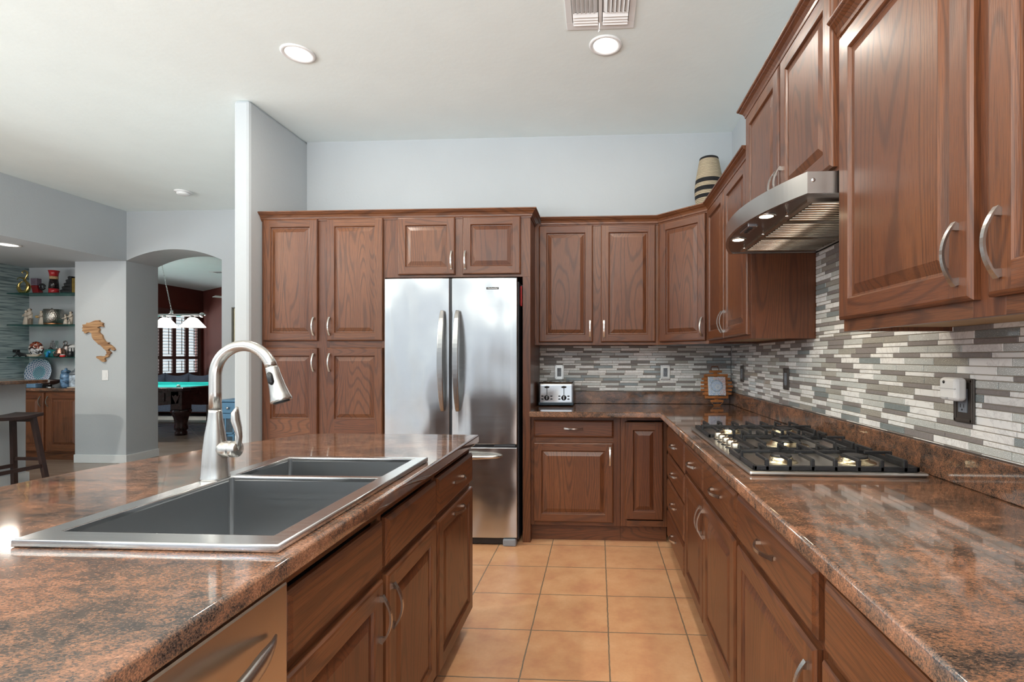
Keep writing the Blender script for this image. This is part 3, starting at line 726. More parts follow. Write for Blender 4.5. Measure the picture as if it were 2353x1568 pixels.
child('gasket', MB().box(-.455, .450, .012, .05, .668, .69).box(-.012, .010, .012, .05, .69, 1.82), BLACKM, t)
child('hinge_cover', MB().box(.30, .445, -.004, .03, .672, .688, b=.003), BSID, t)
child('grille', MB().box(-.45, .36, .02, .05, .01, .052), BLACKM, t)
FOOT = plain('grey_plastic', (.22, .23, .25), .5, noise=.03)
for x in (-.44, .36): child('foot', MB().box(x, x+.09, -.005, .05, 0, .05, b=.008), FOOT, t)
bd = child('badge', MB().box(.247, .332, -.0015, .004, 1.742, 1.758, b=.001), BLACKM, t)
def text(txt, size, loc, rot, mat, parent, name='lettering', bold=.0, ext=.0004, align='CENTER'):
    cu = bpy.data.curves.new(name, 'FONT'); cu.body = txt; cu.size = size; cu.extrude = ext; cu.align_x = align; cu.align_y = 'CENTER'; cu.offset = bold
    tmp = bpy.data.objects.new('tmp', cu); C.objects.link(tmp); dg = bpy.context.evaluated_depsgraph_get()
    me = bpy.data.meshes.new_from_object(tmp.evaluated_get(dg)); bpy.data.objects.remove(tmp); me.name = name
    me.materials.clear(); me.materials.append(mat)
    o = bpy.data.objects.new(name, me); C.objects.link(o); o.parent = parent; o.location = loc; o.rotation_euler = rot; return o
SILV = plain('silver_print', (.7, .7, .7), .3, noise=.01)
text('KitchenAid', .0150, (.2895, -.0022, 1.750), (PI/2, 0, 0), SILV, bd, bold=.0002)
t = thing('magnet_clip', 'red clip hanging on the dark right side of the fridge', 'clip', (-.535, 3.47, 1.63))
REDP = plain('red_plastic', (.55, .02, .02), .35, noise=.03)
child('body', MB().box(-.0055, .006, 0, .05, .01, .15, b=.003), REDP, t)
child('clip_spring', MB().box(-.004, .009, .012, .03, .09, .158, b=.002), BLACKM, t)

# --- range hood
t = thing('range_hood', 'curved stainless range hood with two lit lamps under the raised cabinet', 'range hood', (1.04, 2.006, 1.845))
def hood_outline(inset=0):
    pts = [(0, -.45+inset), (-.405, -.45+inset)]
    n = 48
    for i in range(n+1):
        s = -1+2*i/n; pts.append((-.405-.100*(1-s*s)+inset*.9, s*(.45-inset)))
    pts += [(0, .45-inset)]
    return pts
hb = MB(); po = hood_outline(); n = len(po)
hb.add([(p[0], p[1], -.066) for p in po]+[(p[0], p[1], 0) for p in po], [list(range(n, 2*n))]+[[i, (i+1) % n, n+(i+1) % n, n+i] for i in range(n)], 0)
child('canopy', hb, HOODM, t)
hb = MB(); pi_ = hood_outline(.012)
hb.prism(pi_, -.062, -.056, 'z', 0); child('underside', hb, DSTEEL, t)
hb = MB()
for i in range(n):   # rolled lower lip
    a, b, c_, d_ = po[i], po[(i+1) % n], pi_[(i+1) % n], pi_[i]
    hb.add([(a[0], a[1], -.066), (b[0], b[1], -.066), (c_[0], c_[1], -.0655), (d_[0], d_[1], -.0655), (c_[0], c_[1], -.058), (d_[0], d_[1], -.058)], [(0,1,2,3),(3,2,4,5)], 0)
child('lip', hb, HOODM, t)
for k in range(3):
    ya = -.375+k*.2525; yb = ya+.244; fb = MB()
    fb.box(-.375, -.02, ya, ya+.010, -.070, -.062); fb.box(-.375, -.02, yb-.010, yb, -.070, -.062); fb.box(-.375, -.358, ya+.01, yb-.01, -.070, -.062); fb.box(-.036, -.02, ya+.01, yb-.01, -.070, -.062)
    for j in range(8):
        y = ya+.022+j*.0268; fb.tube([(-.352, y, -.0685), (-.042, y, -.0685)], .0046, 10)
    f = child('baffle_filter', fb, plain('baffle_steel', (.62, .56, .47), .28, metal=1.0), t)
    child('filter_pull', MB().lathe([(.004, 0), (.004, -.014), (.006, -.016), (.006, -.02), (.003, -.022)], (-.392, (ya+yb)/2, -.062), n=10), CHROME, f)
for y in (-.20, .155):
    l = child('lamp', MB().lathe([(.034, -.062), (.034, -.066), (.024, -.0665), (.024, -.064)], (-.445, y, 0), n=24), HOODM, t)
    child('bulb', MB().lathe([(.001, -.0665), (.023, -.0665), (.023, -.064)], (-.445, y, 0), n=24), WARM, l)
    sp = bpy.data.lights.new('hood_spot', 'SPOT'); sp.energy = 7; sp.color = (1, .82, .55); sp.spot_size = 2.0; sp.spot_blend = .6; sp.shadow_soft_size = .02
    so = bpy.data.objects.new('hood_spot', sp); C.objects.link(so); so.location = (1.04-.445, 2.006+y, 1.775); so.rotation_euler = (0, math.radians(-12), 0)
cp = child('control_panel', MB().box(-.472, -.435, -.075, .035, -.068, -.060, b=.002), steel('panel_steel', (.5, .55, .62), .2), t)
for k in range(4): child('button', MB().box(-.462, -.448, -.055+k*.02, -.042+k*.02, -.071, -.067, b=.001), BLACKM, cp)
child('screw', MB().lathe([(.006, 0), (.006, -.002), (.002, -.003)], (-.388, -.450, -.026), 'y', 16), CHROME, t)

# --- cooktop
t = thing('gas_cooktop', 'five burner stainless gas cooktop with black grates on the granite counter', 'cooktop', (.735, 2.058, .9152))
COOKM = plain('cooktop_steel', (.60, .58, .56), .32, metal=1.0)
child('top_plate', MB().box(-.268, .268, -.488, .488, 0, .013, b=.006), COOKM, t)
burn = [(-.115, -.325, .036), (.125, -.325, .045), (.02, 0.0, .058), (-.115, .325, .036), (.125, .325, .045)]
for bx_, by, r in burn:
    b = child('burner', MB().lathe([(r*1.5, .013), (r*1.45, .016), (r*1.1, .017), (r*1.02, .027), (r, .030)], (bx_, by, 0), n=28), steel('burner_alloy', (.75, .65, .45), .25), t)
    child('burner_cap', MB().lathe([(r*.92, .030), (r*.95, .034), (r*.8, .038), (.002, .039)], (bx_, by, 0), n=28), IRON, b)
def grate(x0, x1, y0, y1, nf):
    g = MB(); z0, z1 = .0135, .024; w = .011
    g.box(x0, x1, y0, y0+w, z0, z1+.004, b=.002); g.box(x0, x1, y1-w, y1, z0, z1+.004, b=.002); g.box(x0, x0+w, y0, y1, z0, z1+.004, b=.002); g.box(x1-w, x1, y0, y1, z0, z1+.004, b=.002)
    ym = (y0+y1)/2; zt = .050; zb = .040
    def bar(a, b, c, d): g.box(a, b, c, d, zb, zt, b=.002)
    L = x1-x0
    for a, b in ((0, .20), (.36, .66), (.82, 1.0)): bar(x0+L*a, x0+L*b, ym-.005, ym+.005)
    g.box(x0, x0+.010, ym-.006, ym+.006, z0, zt, b=.002); g.box(x1-.010, x1, ym-.006, ym+.006, z0, zt, b=.002)
    for i in range(nf):
        x = x0+L*(i+.6)/(nf+.2); full = (i == nf//2); reach = (ym if full else ym-(.045 if i % 2 == 0 else .075))
        bar(x-.005, x+.005, y0+.002, reach); g.box(x-.006, x+.006, y0, y0+.012, z0, zt-.002, b=.002)
        bar(x-.005, x+.005, y1-(reach-y0), y1-.002); g.box(x-.006, x+.006, y1-.012, y1, z0, zt-.002, b=.002)
    return g
for a in ((-.250, .250, -.470, -.170, 7), (-.150, .250, -.150, .150, 6), (-.250, .250, .170, .470, 7)): child('grate', grate(*a), IRON, t)
KN = steel('knob_brass_steel', (.72, .64, .50), .2)
for k in range(5):
    kb = child('knob', MB().lathe([(.021, .016), (.0215, .020), (.0205, .040), (.019, .043), (.002, .0435)], (-.213, -.140+k*.066, 0), n=28), KN, t)
    child('knob_skirt', MB().lathe([(.026, .013), (.025, .0155), (.018, .016)], (-.213, -.140+k*.066, 0), n=28), BLACKM, kb)

# --- toaster
t = thing('toaster', 'polished four slot toaster with two levers at the left of the back counter', 'toaster', (-.315, 3.845, .916))
TO = steel('toaster_chrome', (.78, .78, .78), .10, wavy=.004)
mb = MB(); w_ = .130; prof = []
for i in range(9):
    a = PI/2*i/8; prof.append((-.10+.03-.03*math.cos(a), .150+.03*math.sin(a)))
prof = [(-.10, .026)] + prof + [(.085+.0*0, .18), (.10, .165), (.10, .026)]
mb.prism(prof, -w_+.012, w_-.012, 'x', 0); child('shell', mb, TO, t)
for sx in (-1, 1): child('end_cap', MB().prism([(p[0]*1.02, p[1]*1.01-.001) for p in prof], sx*(w_-.012), sx*w_, 'x', 0), BLACKM if sx < 0 else steel('end_cap_steel', (.25, .25, .27), .3), t, bevel=.004)
child('base', MB().box(-w_-.002, w_+.002, -.103, .102, .006, .028, b=.004), plain('dark_blue_grey_plastic', (.03, .05, .07), .3, noise=.05), t)
for sx in (-1, 1):
    for sy in (-1, 1): child('foot', MB().lathe([(.008, 0), (.008, .008)], (sx*.115, sy*.08, 0), n=12), BLACKM, t)
for x in (-.092, -.042, .032, .082): child('slot', MB().box(x-.012, x+.012, -.055, .075, .1795, .1825, b=.001), BLACKM, t)
for x in (-.068, .060):
    child('lever_slot', MB().box(x-.0025, x+.0025, -.1012, -.0985, .075, .152), BLACKM, t)
    child('lever', MB().ball((x, -.108, .142), .02, 0, 1, .5, .4), BLACKM, t)
    kd = child('dial', MB().lathe([(.0195, -.100), (.0195, -.112), (.017, -.115), (.001, -.1155)], (x, 0, .062), 'y', 24), BLACKM, t)
    child('pointer', MB().box(x-.003, x+.003, -.119, -.114, .050, .074, b=.001), CHROME, kd)
    for ax in (-.034, .034):
        for az in (.052, .074): child('button', MB().ball((x+ax, -.1005, az), .0095, 0, 1, .4, .55, n=10), BLACKM, t)

# --- outlets
PLATE = steel('nickel_cover_plate', (.62, .60, .56), .22); PLATE2 = plain('dark_bronze_cover_plate', (.10, .085, .075), .35, metal=.6, noise=.05)
OGREY = plain('grey_outlet_face', (.20, .22, .25), .4, noise=.02)
def outlet(label, loc, rotz, m, fw=.0, big=1.0):
    t = thing('electrical_outlet', label, 'outlet', loc, rotz, None); w, h_ = .0375*big, .060*big
    p = MB().box(-w, w, -.005, 0, -h_, h_, b=.002)
    for s in (-1, 1):
        p.box(s*(w-.012), s*(w-.003), -.008, -.004, -h_+.003, h_-.003, b=.0015)
        p.box(-w+.004, w-.004, -.008, -.004, s*(h_-.012), s*(h_-.003), b=.0015)
    child('cover_plate', p, m, t)
    f = child('receptacle', MB().box(-.0165, .0165, -.0085, -.004, -.034, .034, b=.001), OGREY, t)
    for z in (-.018, .018):
        child('socket_slots', MB().box(-.0075, -.0055, -.009, -.008, z-.002, z+.008).box(.0055, .0075, -.009, -.008, z-.002, z+.008).lathe([(.0025, -.0092), (.0025, -.008)], (0, 0, z-.008), 'y', 10), BLACKM, f)
    return t
yo = YB-.0085; xo = XR-.0085
outlet('polished outlet on the back wall directly above the toaster', (-.308, yo, 1.163), 0, PLATE)
outlet('polished outlet on the back wall left of the round wooden trivet', (.531, yo, 1.163), 0, PLATE)
outlet('bronze outlet on the right wall nearest the corner beside the trivet', (xo, 3.672, 1.163), -PI/2, PLATE2)
outlet('bronze outlet on the right wall behind the far end of the cooktop', (xo, 2.827, 1.161), -PI/2, PLATE2)
outlet('bronze outlet on the right wall with the white plug-in device', (xo, 1.480, 1.158), -PI/2, PLATE2, big=1.05)
t = thing('plug_in_night_light', 'white square plug-in night light in the nearest right wall outlet', 'night light', (xo-.012, 1.487, 1.190), -PI/2)
child('body', MB().box(-.036, .036, -.034, 0, -.033, .033, b=.010), WHITEP, t, bevel=.003)
child('diffuser_line', MB().box(-.033, .033, -.0350, -.032, .001, .0025), plain('pale_grey_plastic', (.45, .45, .46), .4, noise=.02), t)
child('sensor', MB().lathe([(.0045, -.0350), (.0045, -.033)], (-.012, 0, .020), 'y', 16), BLACKM, t)
text('eufy', .0075, (.0, -.0345, -.026), (PI/2, 0, 0), plain('grey_print', (.4, .4, .42), .5, noise=.02), t)

# --- trivet with mosaic tile leaning in the corner
t = thing('wooden_trivet', 'round slatted wooden trivet with a blue mosaic tile leaning in the corner', 'trivet', (.900, 3.84, .916), math.radians(4))
t.rotation_euler = (math.radians(-7), 0, math.radians(4))
TRW = plain('honey_brown_wood', (.38, .135, .035), .4, noise=.25, nscale=25); R0 = .122; zc = .146
s_ = MB()
for i in range(9):
    z = zc-.112+i*.028; wd = math.sqrt(max(.0006, R0**2-(z-zc)**2)); 
    off = random.uniform(-.004, .004); s_.box(-wd+off, wd+off, -.009, 0, z-.0085, z+.0085, b=.0015)
child('slats', s_, TRW, t)
s_ = MB()
for x in (-.078, -.003, .075):
    hh = math.sqrt(R0**2-x*x)-.004; s_.box(x-.014, x+.014, 0, .008, zc-hh, zc+hh, b=.001)
child('cross_bars', s_, TRW, t)
hm = MB().box(-.032, .018, -.006, .004, .292, .301, b=.002); hm.tube([(-.028, -.001, .262), (-.038, -.001, .275), (-.030, -.001, .296)], .003, 8); hm.tube([(.014, -.001, .296), (.025, -.001, .275), (.016, -.001, .262)], .003, 8)
child('top_handle', hm, plain('copper_brown_handle', (.16, .06, .035), .35, noise=.1), t)
hm = MB().box(-.030, .024, -.012, -.002, 0, .009, b=.003); hm.tube([(-.026, -.006, .006), (-.040, -.004, .020), (-.034, -.004, .032)], .0025, 8); hm.tube([(.022, -.006, .006), (.040, -.004, .020), (.042, -.004, .032)], .0025, 8)
child('bottom_handle', hm, TRW, t)
TW = plain('white_glazed_tile', (.66, .72, .80), .2, noise=.05, nscale=40)
MC = [TW, plain('blue_glaze', (.06, .20, .48), .2, noise=.1), plain('pale_blue_glaze', (.30, .50, .80), .2, noise=.1), plain('coral_glaze', (.70, .27, .20), .2, noise=.1), plain('deep_teal_glaze', (.02, .10, .17), .2, noise=.1)]
tm = MB().box(-.066, .066, -.016, -.009, zc-.070, zc+.070, 0, b=.0015)
rn = random.Random(3)
def paisley(u, v):
    """0 white centre 2 pale body 1/4 rim 3 outside"""
    r = math.hypot(u-.004, v+.006); a = math.atan2(v+.006, u-.004)
    if r < .008: return 4 if r > .005 else 2
    if r < .020: return 0
    lim = .036+.012*math.sin(a-.6)
    if r < lim: return 2 if rn.random() < .75 else 0
    if r < lim+.011: return 1 if rn.random() < .55 else 4
    if u > .022 or (v > .02 and u+v > .03): return 3 if rn.random() < .62 else 0
    return rn.choice([0, 0, 2, 1, 2])
for i in range(27):
    for j in range(28):
        u = -.063+i*.00485+rn.uniform(-.0006, .0006); v = -.067+j*.00495+rn.uniform(-.0006, .0006); m_ = paisley(u, v)
        if m_ == 0 or u < -.062: continue
        s = rn.uniform(.0012, .0021); tm.add([(u-s, -.0166, zc+v-s), (u+s, -.0166, zc+v-s*.8), (u+s*.9, -.0166, zc+v+s), (u-s, -.0166, zc+v+s*.9)], [(0,1,2,3)], m_)
child('mosaic_tile', tm, MC, t, 'square tile with blue, white and coral mosaic')

# --- woven vase on top of the corner cabinet
t = thing('woven_vase', 'tall woven seagrass vase with black bands on top of the corner cabinet', 'vase', (.800, 3.66, 2.270))
def vase():
    m, nt, b = new_mat('woven_seagrass'); tc = node(nt, 'ShaderNodeTexCoord').outputs['Object']
    sx = node(nt, 'ShaderNodeSeparateXYZ', {0: tc}); zz = math_n(nt, 'MULTIPLY', sx.outputs[2], 10/4.6)
    wv = node(nt, 'ShaderNodeTexWave', {'Vector': tc, 'Scale': 28.0, 'Distortion': 3.0, 'Detail': 2.0}, bands_direction='Z')
    K = (.012, .012, .014); Bc = (.56, .47, .33)
    r = ramp(nt, zz, [(0, Bc), (.315, K), (.37, Bc), (.424, K), (.489, Bc), (.554, K), (.62, Bc), (.93, K)], 'CONSTANT')
    c = mixc(nt, wv.outputs['Fac'], mixc(nt, .5, r.outputs[0], (.08, .05, .03), 'MULTIPLY'), r.outputs[0])
    nt.links.new(c, b.inputs['Base Color']); b.inputs['Roughness'].default_value = .8
    bp = node(nt, 'ShaderNodeBump', {'Height': wv.outputs['Fac'], 'Strength': .8, 'Distance': .006}); nt.links.new(bp.outputs[0], b.inputs['Normal']); return m
child('body', MB().lathe([(.07, 0), (.082, .04), (.095, .12), (.102, .19), (.101, .23), (.093, .30), (.080, .37), (.071, .42), (.066, .445), (.052, .452), (.05, .43)], n=40), vase(), t)

# --- ceiling fittings
def downlight(label, x, y, z, power, r=.093, gr=None):
    t = thing('recessed_light', label, 'ceiling light', (x, y, z), 0, gr)
    child('trim_ring', MB().lathe([(r, 0), (r, -.004), (r*.93, -.009), (r*.76, -.006), (r*.72, -.001)], n=40), WHITEP, t)
    child('lens', MB().lathe([(.001, -.0035), (r*.73, -.0035), (r*.73, -.0005)], n=40), BULB, t)
    l = bpy.data.lights.new('downlight', 'AREA'); l.shape = 'DISK'; l.size = r*1.3; l.energy = power; l.color = (1, .93, .82)
    o = bpy.data.objects.new('downlight', l); C.objects.link(o); o.location = (x, y, z-.012)
downlight('recessed ceiling light above the sink, left of the air vent', -1.741, 2.82, ZC, 9)
downlight('recessed ceiling light just below the air vent', .043, 2.84, ZC, 9)
downlight('recessed light in the lowered soffit at far left', -6.10, 4.86, 2.45, 9, .10)
for x, y in ((-1.74, .6), (.04, .6), (-1.74, -1.7), (.04, -1.7), (-5.1, 1.2), (-4.6, -1.7), (-7.2, .6), (-7.2, 2.0)):  # unseen lamps added as fill, the strongest for the soffit and arch wall
    downlight('added recessed fill light out of view above the room', x, y, ZC, 20 if x > -3 else (110 if x > -6 and y > 0 else 30), gr='added fill lights out of view')
t = thing('smoke_detector', 'small white smoke detector on the ceiling near the arch', 'smoke detector', (-4.41, 5.10, ZC))
child('base', MB().lathe([(.080, 0), (.080, -.012), (.06, -.013)], n=32), WHITEP, t); child('cover', MB().lathe([(.058, -.012), (.060, -.030), (.046, -.040), (.002, -.042)], n=32), WHITEP, t)
t = thing('ceiling_vent', 'white louvred air vent in the kitchen ceiling', 'air vent', (.0125, 2.52, ZC))
child('frame', MB().box(-.178, .178, -.170, -.150, -.006, 0, b=.001).box(-.178, .178, .120, .172, -.006, 0, b=.001).box(-.178, -.146, -.15, .12, -.006, 0, b=.001).box(.146, .178, -.15, .12, -.006, 0, b=.001).box(-.008, .008, -.15, .12, -.008, 0, b=.001), WHITEP, t)
child('backing', MB().box(-.146, .146, -.15, .12, -.0010, -.0002), plain('vent_shadow_grey', (.25, .25, .24), .8, noise=.05), t)
for s in (-1, 1):
    for k in range(4):
        y = .045+k*.021; child('louvre', MB().add([(s*.012, y, -.003), (s*.142, y, -.003), (s*.142, y+.017, -.016), (s*.012, y+.017, -.016), (s*.012, y, -.002), (s*.142, y, -.002), (s*.142, y+.018, -.015), (s*.012, y+.018, -.015)], [(0,1,2,3),(4,7,6,5),(0,4,5,1),(2,6,7,3),(0,3,7,4),(1,5,6,2)]), WHITEP, t)
    for k in range(6):
        x = s*(.016+k*.0215); child('louvre', MB().add([(x, -.145, -.003), (x, .036, -.003), (x+s*.018, .036, -.016), (x+s*.018, -.145, -.016), (x, -.145, -.002), (x, .036, -.002), (x+s*.019, .036, -.015), (x+s*.019, -.145, -.015)], [(0,1,2,3),(4,7,6,5),(0,4,5,1),(2,6,7,3),(0,3,7,4),(1,5,6,2)]), WHITEP, t)
child('damper_lever', MB().tube([(-.004, .118, -.008), (-.004, .145, -.020), (-.012, .165, -.022)], .0035, 8), WHITEP, t)

# ============================================================ bar niche at far left
t = thing('bar_cabinet', 'oak bar cabinet with two doors in the shelf niche at far left', 'cabinet', (-7.395, 5.87, 0))
carcass(t, 1.03, .25, .10, .862, [(0, .02), (.505, .560), (1.01, 1.03)], [(.02, .505, .825, .862), (.56, 1.01, .825, .862), (.02, .505, .10, .13), (.56, 1.01, .10, .13)], toe=True, toez=.10)
door(t, .015, .517, .115, .845, .485, .735, stile=.075); door(t, .550, 1.018, .115, .845, .585, .735, stile=.075)
tag(MB().box(-7.395, -6.365, 5.835, 6.125, .863, .900, b=.006).build('bar_countertop', GRAN), 'narrow granite top on the bar cabinet at far left', 'countertop')
for z, lb in ((2.086, 'highest glass shelf in the niche holding the gold sculpture'), (1.691, 'middle glass shelf in the niche holding figurines and a tin'), (1.285, 'lowest glass shelf in the niche crowded with a mask and pots')):
    t = thing('glass_shelf', lb, 'shelf', (-6.87, 5.99, z), 0, None)
    child('pane', MB().box(-.50, .50, -.13, .13, -.0095, -.0005), SHELFG, t)
    child('front_edge', MB().box(-.50, .50, -.1330, -.1301, -.011, 0), GEDGE, t, 'dark green polished front edge')
ZS = (2.0862, 1.6912, 1.2852)
def item(name, label, cat, x, y, z, rz=0, grp=None): return thing(name, label, cat, (x, y, z), rz, grp)
# highest shelf
t = item('swirl_sculpture', 'polished gold swirl sculpture with two curled tips', 'sculpture', -7.235, 5.93, ZS[0])
def circ(cx, cz, r, a0, a1, n=20, y=0): return [(cx+r*math.cos(math.radians(a0+(a1-a0)*i/n)), y, cz+r*math.sin(math.radians(a0+(a1-a0)*i/n))) for i in range(n+1)]
p_ = circ(0, .085, .068, 100, 400, 26) + [(.030, 0, .155), (0, 0, .190), (-.04, 0, .205), (-.075, 0, .195), (-.085, 0, .175)]
child('body', MB().tube(p_, [.006+.018*math.sin(min(1, i/18)*PI/2) if i < 24 else max(.004, .024-.0028*(i-23)) for i in range(len(p_))], 12), BRASS, t)
p_ = [(.005, 0, .155), (.03, 0, .20), (.052, 0, .235), (.050, 0, .27), (.02, 0, .290), (-.015, 0, .28), (-.02, 0, .262), (0, 0, .255)]
child('curl', MB().tube(p_, [.008, .010, .010, .009, .008, .007, .006, .003], 10), BRASS, t)
t = item('wine_holder', 'dark red and violet bottle holder beside the gold sculpture', 'ornament', -7.06, 5.93, ZS[0])
child('block', MB().prism([(-.05, .19), (.035, .19), (.035, .10), (-.045, .10)], -.03, .03, 'y'), plain('smoky_violet_glaze', (.12, .09, .12), .3, noise=.3), t, bevel=.006)
child('base', MB().prism([(-.045, .10), (.035, .10), (.06, .0), (-.02, 0)], -.03, .03, 'y'), plain('dark_red_glaze', (.16, .006, .008), .12, noise=.3), t, bevel=.006)
child('ring', MB().tube(circ(.075, .085, .032, 0, 345, 18), .013, 8, closed=False), BLACKM, t)
t = item('waisted_vase', 'tall red and black painted vase on the highest shelf', 'vase', -6.84, 5.94, ZS[0])
VR = plain('red_lacquer', (.38, .02, .025), .2, noise=.1); VT = plain('tan_rope_band', (.45, .30, .16), .7, noise=.3, nscale=120)
child('lower_body', MB().lathe([(.050, 0), (.050, .06)]), VR, t); child('dark_body', MB().lathe([(.050, .06), (.046, .12), (.040, .18)]), plain('black_lacquer_with_gold', (.02, .014, .014), .2, noise=.8, nscale=30), t)
child('band', MB().lathe([(.041, .18), (.042, .215)]), VT, t); child('neck', MB().lathe([(.040, .215), (.044, .25), (.055, .288), (.048, .289)]), VR, t)
t = item('bookend', 'black stepped wing carving on the highest shelf', 'ornament', -6.635, 5.94, ZS[0])
sb = MB()
for k in range(5): sb.prism([(-.075+.026*k, .0 if k == 0 else .042*k-.01), (.07, .0 if k == 0 else .042*k-.01), (.07, .042*(k+1)), (-.062+.026*k, .042*(k+1)+.004), (-.085+.026*k, .042*k+.036)], -.04, .04, 'y')
child('body', sb, plain('black_bronze', (.02, .02, .022), .35, noise=.4), t, bevel=.003)
t = item('gilt_book', 'gold upright panel at the right end of the highest shelf', 'ornament', -6.515, 5.93, ZS[0])
child('body', MB().box(-.033, .033, -.04, .04, 0, .185, b=.004), plain('old_gold', (.30, .20, .05), .35, metal=.5, noise=.3), t)
# middle shelf: figurines
CREAM = plain('cream_resin', (.55, .48, .40), .6, noise=.05); BRN = plain('brown_resin_hair', (.09, .05, .035), .6, noise=.1); TAUP = plain('taupe_resin', (.20, .16, .12), .6, noise=.1)
def figure(parent, x, h, dress=True, mat=CREAM, lean=0, hy=0):
    r = h*.20
    if dress: pr = [(r*1.05, 0), (r*.95, h*.2), (r*.62, h*.5), (r*.55, h*.6), (r*.72, h*.74), (r*.40, h*.83), (r*.22, h*.86)]
    else: pr = [(r*.60, 0), (r*.62, h*.3), (r*.70, h*.5), (r*.75, h*.72), (r*.5, h*.82), (r*.24, h*.86)]
    b = child('figure_body', MB().lathe(pr, (x, hy, 0), sy=.7, n=16), mat, parent)
    child('head', MB().ball((x+lean, hy-.004, h*.915), h*.088, 0, .9, 1, 1.1, 12), CREAM, b)
    child('hair', MB().ball((x+lean*1.2, hy+.004, h*.94), h*.088, 0, 1, 1, .85, 12), BRN, b)
    child('arms', MB().tube([(x-r*.68, hy, h*.74), (x-r*.75, hy-.02, h*.60), (x-r*.1, hy-.04, h*.58), (x+r*.6, hy-.02, h*.62), (x+r*.68, hy, h*.74)], r*.17, 8), mat, b)
t = item('couple_figurine', 'cream figurine of a dancing couple at the left of the middle shelf', 'figurine', -7.17, 5.93, ZS[1]); figure(t, -.028, .185, True, lean=.006); figure(t, .022, .205, False, lean=-.004)
child('trousers', MB().box(.004, .048, -.018, .016, 0, .09, b=.008), TAUP, t)
t = item('mother_figurine', 'cream figurine cradling a baby, beside the silver tin', 'figurine', -7.005, 5.94, ZS[1]); figure(t, .0, .178, True)
child('bundle', MB().ball((-.018, -.035, .100), .022, 0, 1, .8, .8), plain('ochre_resin', (.45, .30, .12), .6, noise=.1), t)
t = item('family_figurine', 'seated family figurine group at the right of the middle shelf', 'figurine', -6.615, 5.93, ZS[1]); figure(t, .015, .165, False); figure(t, -.035, .128, True, hy=-.02); figure(t, .035, .070, True, hy=-.04)
t = item('metal_canister', 'hammered silver tin with copper foot on the middle shelf', 'canister', -6.858, 5.95, ZS[1])
def hammered():
    m, nt, b = new_mat('hammered_silver'); tc = node(nt, 'ShaderNodeTexCoord').outputs['Object']
    v = node(nt, 'ShaderNodeTexVoronoi', {'Vector': tc, 'Scale': 90.0}).outputs[0]
    b.inputs['Metallic'].default_value = 1; b.inputs['Roughness'].default_value = .3; b.inputs['Base Color'].default_value = (.45, .42, .38, 1)
    bp = node(nt, 'ShaderNodeBump', {'Height': v, 'Strength': .7, 'Distance': .004}); nt.links.new(bp.outputs[0], b.inputs['Normal']); return m
child('body', MB().lathe([(.090, .022), (.091, .10), (.091, .195), (.086, .196)], n=36), hammered(), t)
child('foot_band', MB().lathe([(.088, 0), (.089, .022)], n=36), steel('copper_band', (.55, .25, .12), .3), t); child('knob', MB().ball((-.02, 0, .200), .012), BLACKM, t)
# lowest shelf
t = item('black_creature', 'black carved claw-footed creature at the left of the lowest shelf', 'ornament', -7.268, 5.905, ZS[2])
cb_ = MB().box(-.065, .0, -.02, .02, .055, .095, b=.01); cb_.tube([(-.02, 0, .06), (.02, 0, .035), (.07, 0, .03), (.11, 0, .02)], [.022, .02, .016, .008], 8)
for x in (-.03, .05): cb_.tube([(x+.01, 0, .04), (x-.02, -.02, .005)], .008, 6); cb_.tube([(x+.01, 0, .04), (x+.03, .02, .005)], .008, 6)
child('body', cb_, BLACKM, t)
t = item('painted_mask', 'painted brown, white and gold festival mask on the lowest shelf', 'mask', -7.105, 5.962, ZS[2])
def maskm():
    m, nt, b = new_mat('painted_mask_glaze'); tc = node(nt, 'ShaderNodeTexCoord').outputs['Object']
    sx = node(nt, 'ShaderNodeSeparateXYZ', {0: tc}).outputs[2]
    n = node(nt, 'ShaderNodeTexNoise', {'Vector': tc, 'Scale': 22.0, 'Detail': 1.0, 'Distortion': 1.0}).outputs[0]
    up = ramp(nt, n, [(0, (.03, .01, .01)), (.45, (.28, .05, .02)), (.56, (.65, .6, .55))], 'CONSTANT').outputs[0]
    dn = ramp(nt, n, [(0, (.02, .02, .02)), (.42, (.65, .66, .68)), (.62, (.45, .25, .06))], 'CONSTANT').outputs[0]
    c = mixc(nt, math_n(nt, 'GREATER_THAN', sx, .105), dn, up); nt.links.new(c, b.inputs['Base Color']); b.inputs['Roughness'].default_value = .25; return m
mm = MB().ball((0, 0, .098), .098, 0, 1.0, .45, 1.03, 18); child('face', mm, maskm(), t)
child('nose', MB().ball((0, -.045, .09), .016, 0, .8, 1, 1.4), plain('white_glaze', (.65, .66, .68), .2, noise=.03), t)
for x in (-.035, .035): child('eye_opening', MB().ball((x, -.042, .105), .014, 0, 1.4, .5, .6), BLACKM, t)
child('chin_ruffle', MB().tube([(-.07+.14*i/12, -.05, .018+.008*(i % 2)) for i in range(13)], .012, 8), CREAM, t)
t = item('shell_dish', 'cream shell dish lying in front of the painted mask', 'dish', -7.055, 5.895, ZS[2])
child('body', MB().lathe([(.02, .0), (.06, .008), (.072, .022), (.06, .016), (.01, .010)], sy=.45), plain('pearl_shell', (.62, .55, .45), .25, noise=.15, nscale=60), t)
t = item('tower_model', 'grey metal lattice tower model behind the mask', 'ornament', -6.985, 6.05, ZS[2])
tw = MB()
for k in range(8):
    z = k*.024; w = .034*(1-k/9.5)+.004; w2 = .034*(1-(k+1)/9.5)+.004
    for a, b in ((-1, -1), (1, -1), (1, 1), (-1, 1)): tw.tube([(a*w, b*w, z), (a*w2, b*w2, z+.024)], .0028, 6); tw.tube([(a*w, b*w, z), (-a*w2 if k % 2 else a*w2, b*w2 if k % 2 else -b*w2, z+.024)], .0016, 5)
    tw.box(-w, w, -w, w, z, z+.004)
